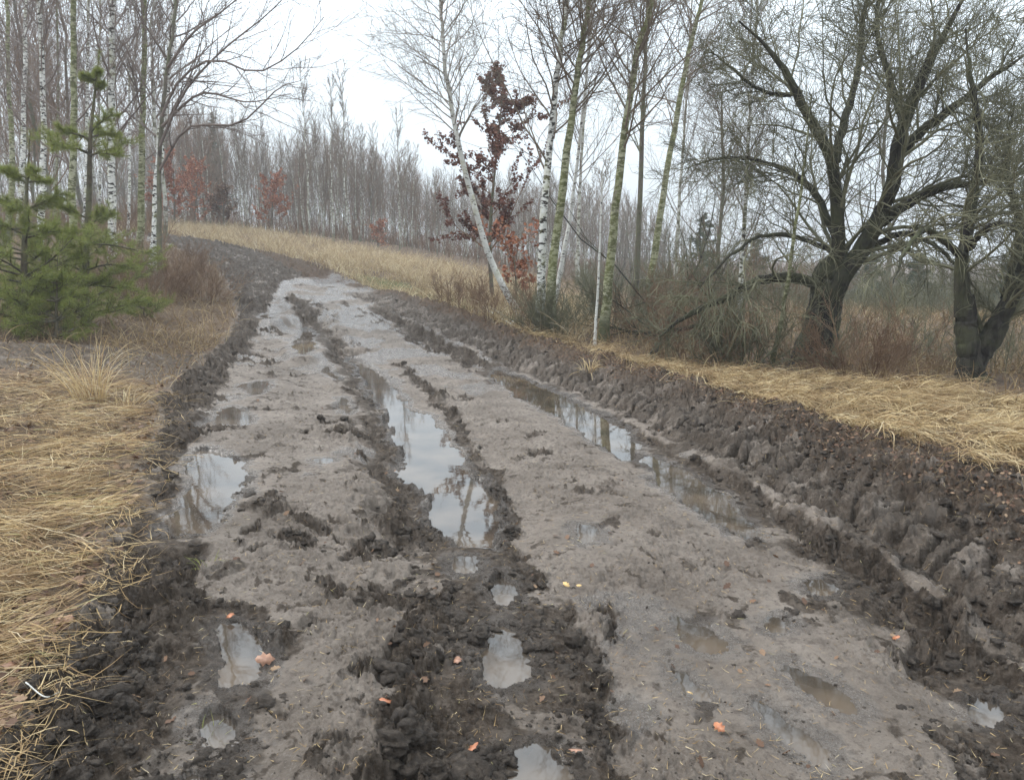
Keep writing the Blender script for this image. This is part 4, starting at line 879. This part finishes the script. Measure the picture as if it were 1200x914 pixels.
def place_far(u, Y, kind, label, group, sc=None):
    global cnt
    p = at(u, 300, Y); z = float(gz(p[0], p[1])); src = PR[rg.integers(0, 5)] if kind == 0 else PR[5+rg.integers(0, 4)]
    d = ray(u, float(topv(u)) + rg.normal(8, 12)); hz = CH + d[2]*(Y/d[1]) - z
    H0 = 8.2; copy_tree(src, (p[0], p[1], z), rg.random()*6.28, sc or max(.35, min(1.5, hz/H0)), label, group)
for i in range(150):
    u = rg.uniform(190, 700) if i % 5 else rg.uniform(400, 700); place_far(u, rg.uniform(39, 62), 0, 'thin pale birch in the hazy wood behind the bend', 'pale birches of the far wood')
for i in range(90):
    u = rg.uniform(190, 720); place_far(u, rg.uniform(42, 66), 1, 'thin brown bare tree in the hazy wood behind the bend', 'brown bare trees of the far wood')
for i in range(34):
    place_far(rg.uniform(-60, 200), rg.uniform(24, 50), 0 if i % 2 else 1, 'thin bare tree deep in the left birch stand', 'background trees of the left stand', sc=rg.uniform(1.1, 1.5))
for u, Y, s, lab in [(366, 37, 1.02, 'fan-crowned birch standing out at the wood edge, tallest left of the gap'), (392, 37.5, .95, 'pale forked birch just right of the fan-crowned one'), (412, 39, 1.05, 'slim high-topped birch right of the forked pale one'), (470, 38, .85, 'pale birch alone at the wood edge right of the gap')]:
    place_far(u, Y, 0, lab, None, sc=s)
# the mass beyond the individual trees
def wood(name, label, us, Ys, N, seed, tm, hs=None):
    rg = np.random.default_rng(seed); n = 7; u = rg.uniform(*us, N); Y = rg.uniform(*Ys, N); P = np.zeros((N, n, 3)); a = (u-600)/FPX/1.0
    x = a*Y; z = gz(x, Y); tv = topv(u) + np.abs(rg.normal(14, 14, N)); b = (457-tv)/FPX; hz = CH + (-sin(PITCH)+b*cos(PITCH))*(Y/(cos(PITCH)+b*sin(PITCH))) - z
    hz = np.clip(hz, 1.2, 11); P[:, :, 0] = x[:, None] + np.linspace(0, 1, n)[None]*rg.normal(0, .4, N)[:, None]; P[:, :, 1] = Y[:, None]; P[:, :, 2] = z[:, None] + np.linspace(0, 1, n)[None]*hz[:, None]
    R = np.linspace(.05, .012, n)[None].repeat(N, 0)*rg.uniform(.6, 1.2, N)[:, None]
    P1, R1 = grow(P, R, 12, .1, .98, .5, .26, rg, .4, .1, 4, .45, .014); P2, R2 = grow(P1, R1, 4, .2, 1, .5, .5, rg, .2, .12, 3, .6, .009)
    V1, F1 = tubes(P, R, 4); V2, F2 = join([tubes(P1, R1, 3), tubes(P2, R2, 3)]); V, F = join([(V1, F1), (V2, F2)])
    mesh_obj(name, V, F, None, mats=[tm, M_twigp], mi=np.concatenate([np.zeros(len(F1)), np.ones(len(F2))]), kind='stuff', label=label, cat='wood')
wood('far_wood', 'dense hazy wood reading as one mass behind the bend', (150, 760), (60, 85), 420, 801, M_far)
wood('far_wood', 'low hazy scrub wood beyond the field on the right', (700, 1260), (45, 75), 360, 802, M_grey)
wood('far_wood', 'hazy wood behind the left birch stand', (-150, 200), (45, 75), 160, 803, M_grey)
def underwood(label, us, Ys, N, seed, h, mat):
    rg = np.random.default_rng(seed); u = rg.uniform(*us, N); Yv = rg.uniform(*Ys, N); x = (u-600)/FPX*Yv; z = gz(x, Yv); L = rg.uniform(.4, 1, N)*h*(.7+.5*vn(x*.3, Yv*.3, seed))
    P = np.zeros((N, 5, 3)); P[:, 0] = np.stack([x, Yv, z-.05], 1); d = nrm(np.stack([rg.normal(0, .3, N), rg.normal(0, .3, N), np.ones(N)], 1))
    for j in range(1, 5): P[:, j] = P[:, j-1] + d*(L/4)[:, None]; d = nrm(d + rg.normal(0, .12, d.shape))
    R = np.linspace(.014, .006, 5)[None].repeat(N, 0); P1, R1 = grow(P, R, 9, .1, 1, .6, .4, rg, .1, .15, 4, .6, .006)
    V, F = join([tubes(P, R, 3), tubes(P1, R1, 3)]); mesh_obj('undergrowth', V, F, mat, kind='stuff', label=label, cat='undergrowth')
underwood('brown bare undergrowth along the foot of the far wood', (170, 760), (40, 70), 2600, 811, 1.9, M_twigb)
underwood('dim undergrowth under the left birch stand', (-160, 200), (22, 50), 1500, 812, 1.8, M_twigb)
underwood('grey green undergrowth across the field on the right', (680, 1260), (20, 60), 2600, 813, 1.6, M_twigg)
# hazy conifers beyond
def spruce(label, u, Y, H, seed, wd=.34):
    rg = np.random.default_rng(seed); p = at(u, 330, Y); z = float(gz(p[0], p[1])); root = empty('conifer', (p[0], p[1], z), label, 'tree')
    P = np.zeros((8, 3)); P[:, 2] = np.linspace(-.1, H, 8); V, F = tubes(P[None], np.linspace(.12, .02, 8)[None], 6); mesh_obj('trunk', V, F, M_pinebark, root)
    P1, R1 = grow(P[None], np.full((1, 8), .05), 70, .08, .99, 1.35, lambda t: wd*(1.08-t), rg, -.15, .06, 6, .4, .012)
    P2, R2 = grow(P1, R1, 7, .15, 1, .7, .35, rg, -.1, .1, 4, .5, .01); N = 14000; i = rg.integers(0, len(P2), N); t = rg.random(N)*2.99; j = t.astype(int); f = (t-j)[:, None]
    q = P2[i, j]*(1-f)+P2[i, j+1]*f; d = nrm(rg.normal(0, 1, (N, 3)))*rg.uniform(.05, .13, (N, 1)); sdv = nrm(np.cross(d, rg.normal(0, 1, (N, 3))))*.012
    V, F = join([tubes(P1, R1, 3), tubes(P2, R2, 3)]); mesh_obj('branches', V, F, M_pinebark, root)
    V = np.stack([q-sdv, q+sdv, q+d], 1).reshape(-1, 3); mesh_obj('needles', V, None, M_fir, root, tri=np.arange(N*3).reshape(-1, 3), attrs=dict(rnd=np.repeat(rg.random(N), 3)), smooth=False)
M_fir = blade_mat('dark_fir_needles', [(0, (.03, .045, .022)), (.6, (.055, .08, .035)), (1, (.09, .12, .055))], .6, .15)
spruce('hazy dark conifer right of the slanting mossy birch', 822, 34, 3.7, 901, .42)
spruce('hazy grey conifer between the low limb and the thick trunk', 885, 38, 3.4, 902, .45)
spruce('hazy green conifer seen between the two old trees', 1075, 30, 2.2, 903, .6)
spruce('wide hazy green conifer just right of the thick trunk', 1020, 34, 2.6, 904, .6)
spruce('hazy conifer behind the right edge tree', 1190, 26, 2.0, 905, .6)
spruce('dark conifer top showing above the far wood left of the gap', 262, 50, 7.2, 906, .16)

# ---------------------------------------------------------------- haze
hz = bpy.data.materials.new('haze_air'); hz.use_nodes = True; t = hz.node_tree; t.nodes.remove(t.nodes['Principled BSDF'])
pv = t.nodes.new('ShaderNodeVolumePrincipled'); pv.inputs['Color'].default_value = (.95, .955, .97, 1); pv.inputs['Density'].default_value = .0023; pv.inputs['Anisotropy'].default_value = .1
t.links.new(pv.outputs[0], t.nodes['Material Output'].inputs['Volume'])
zmin = float(Z.min()) - 1; s = 340; zt = 15
V = np.array([(x, y, z) for z in (zmin, zt) for y in (-s, s) for x in (-s, s)]); F = np.array([(0,2,3,1),(4,5,7,6),(0,1,5,4),(2,6,7,3),(0,4,6,2),(1,3,7,5)])
o = mesh_obj('haze', V, F, hz, kind='stuff', smooth=False, label='thin grey mist in the air');
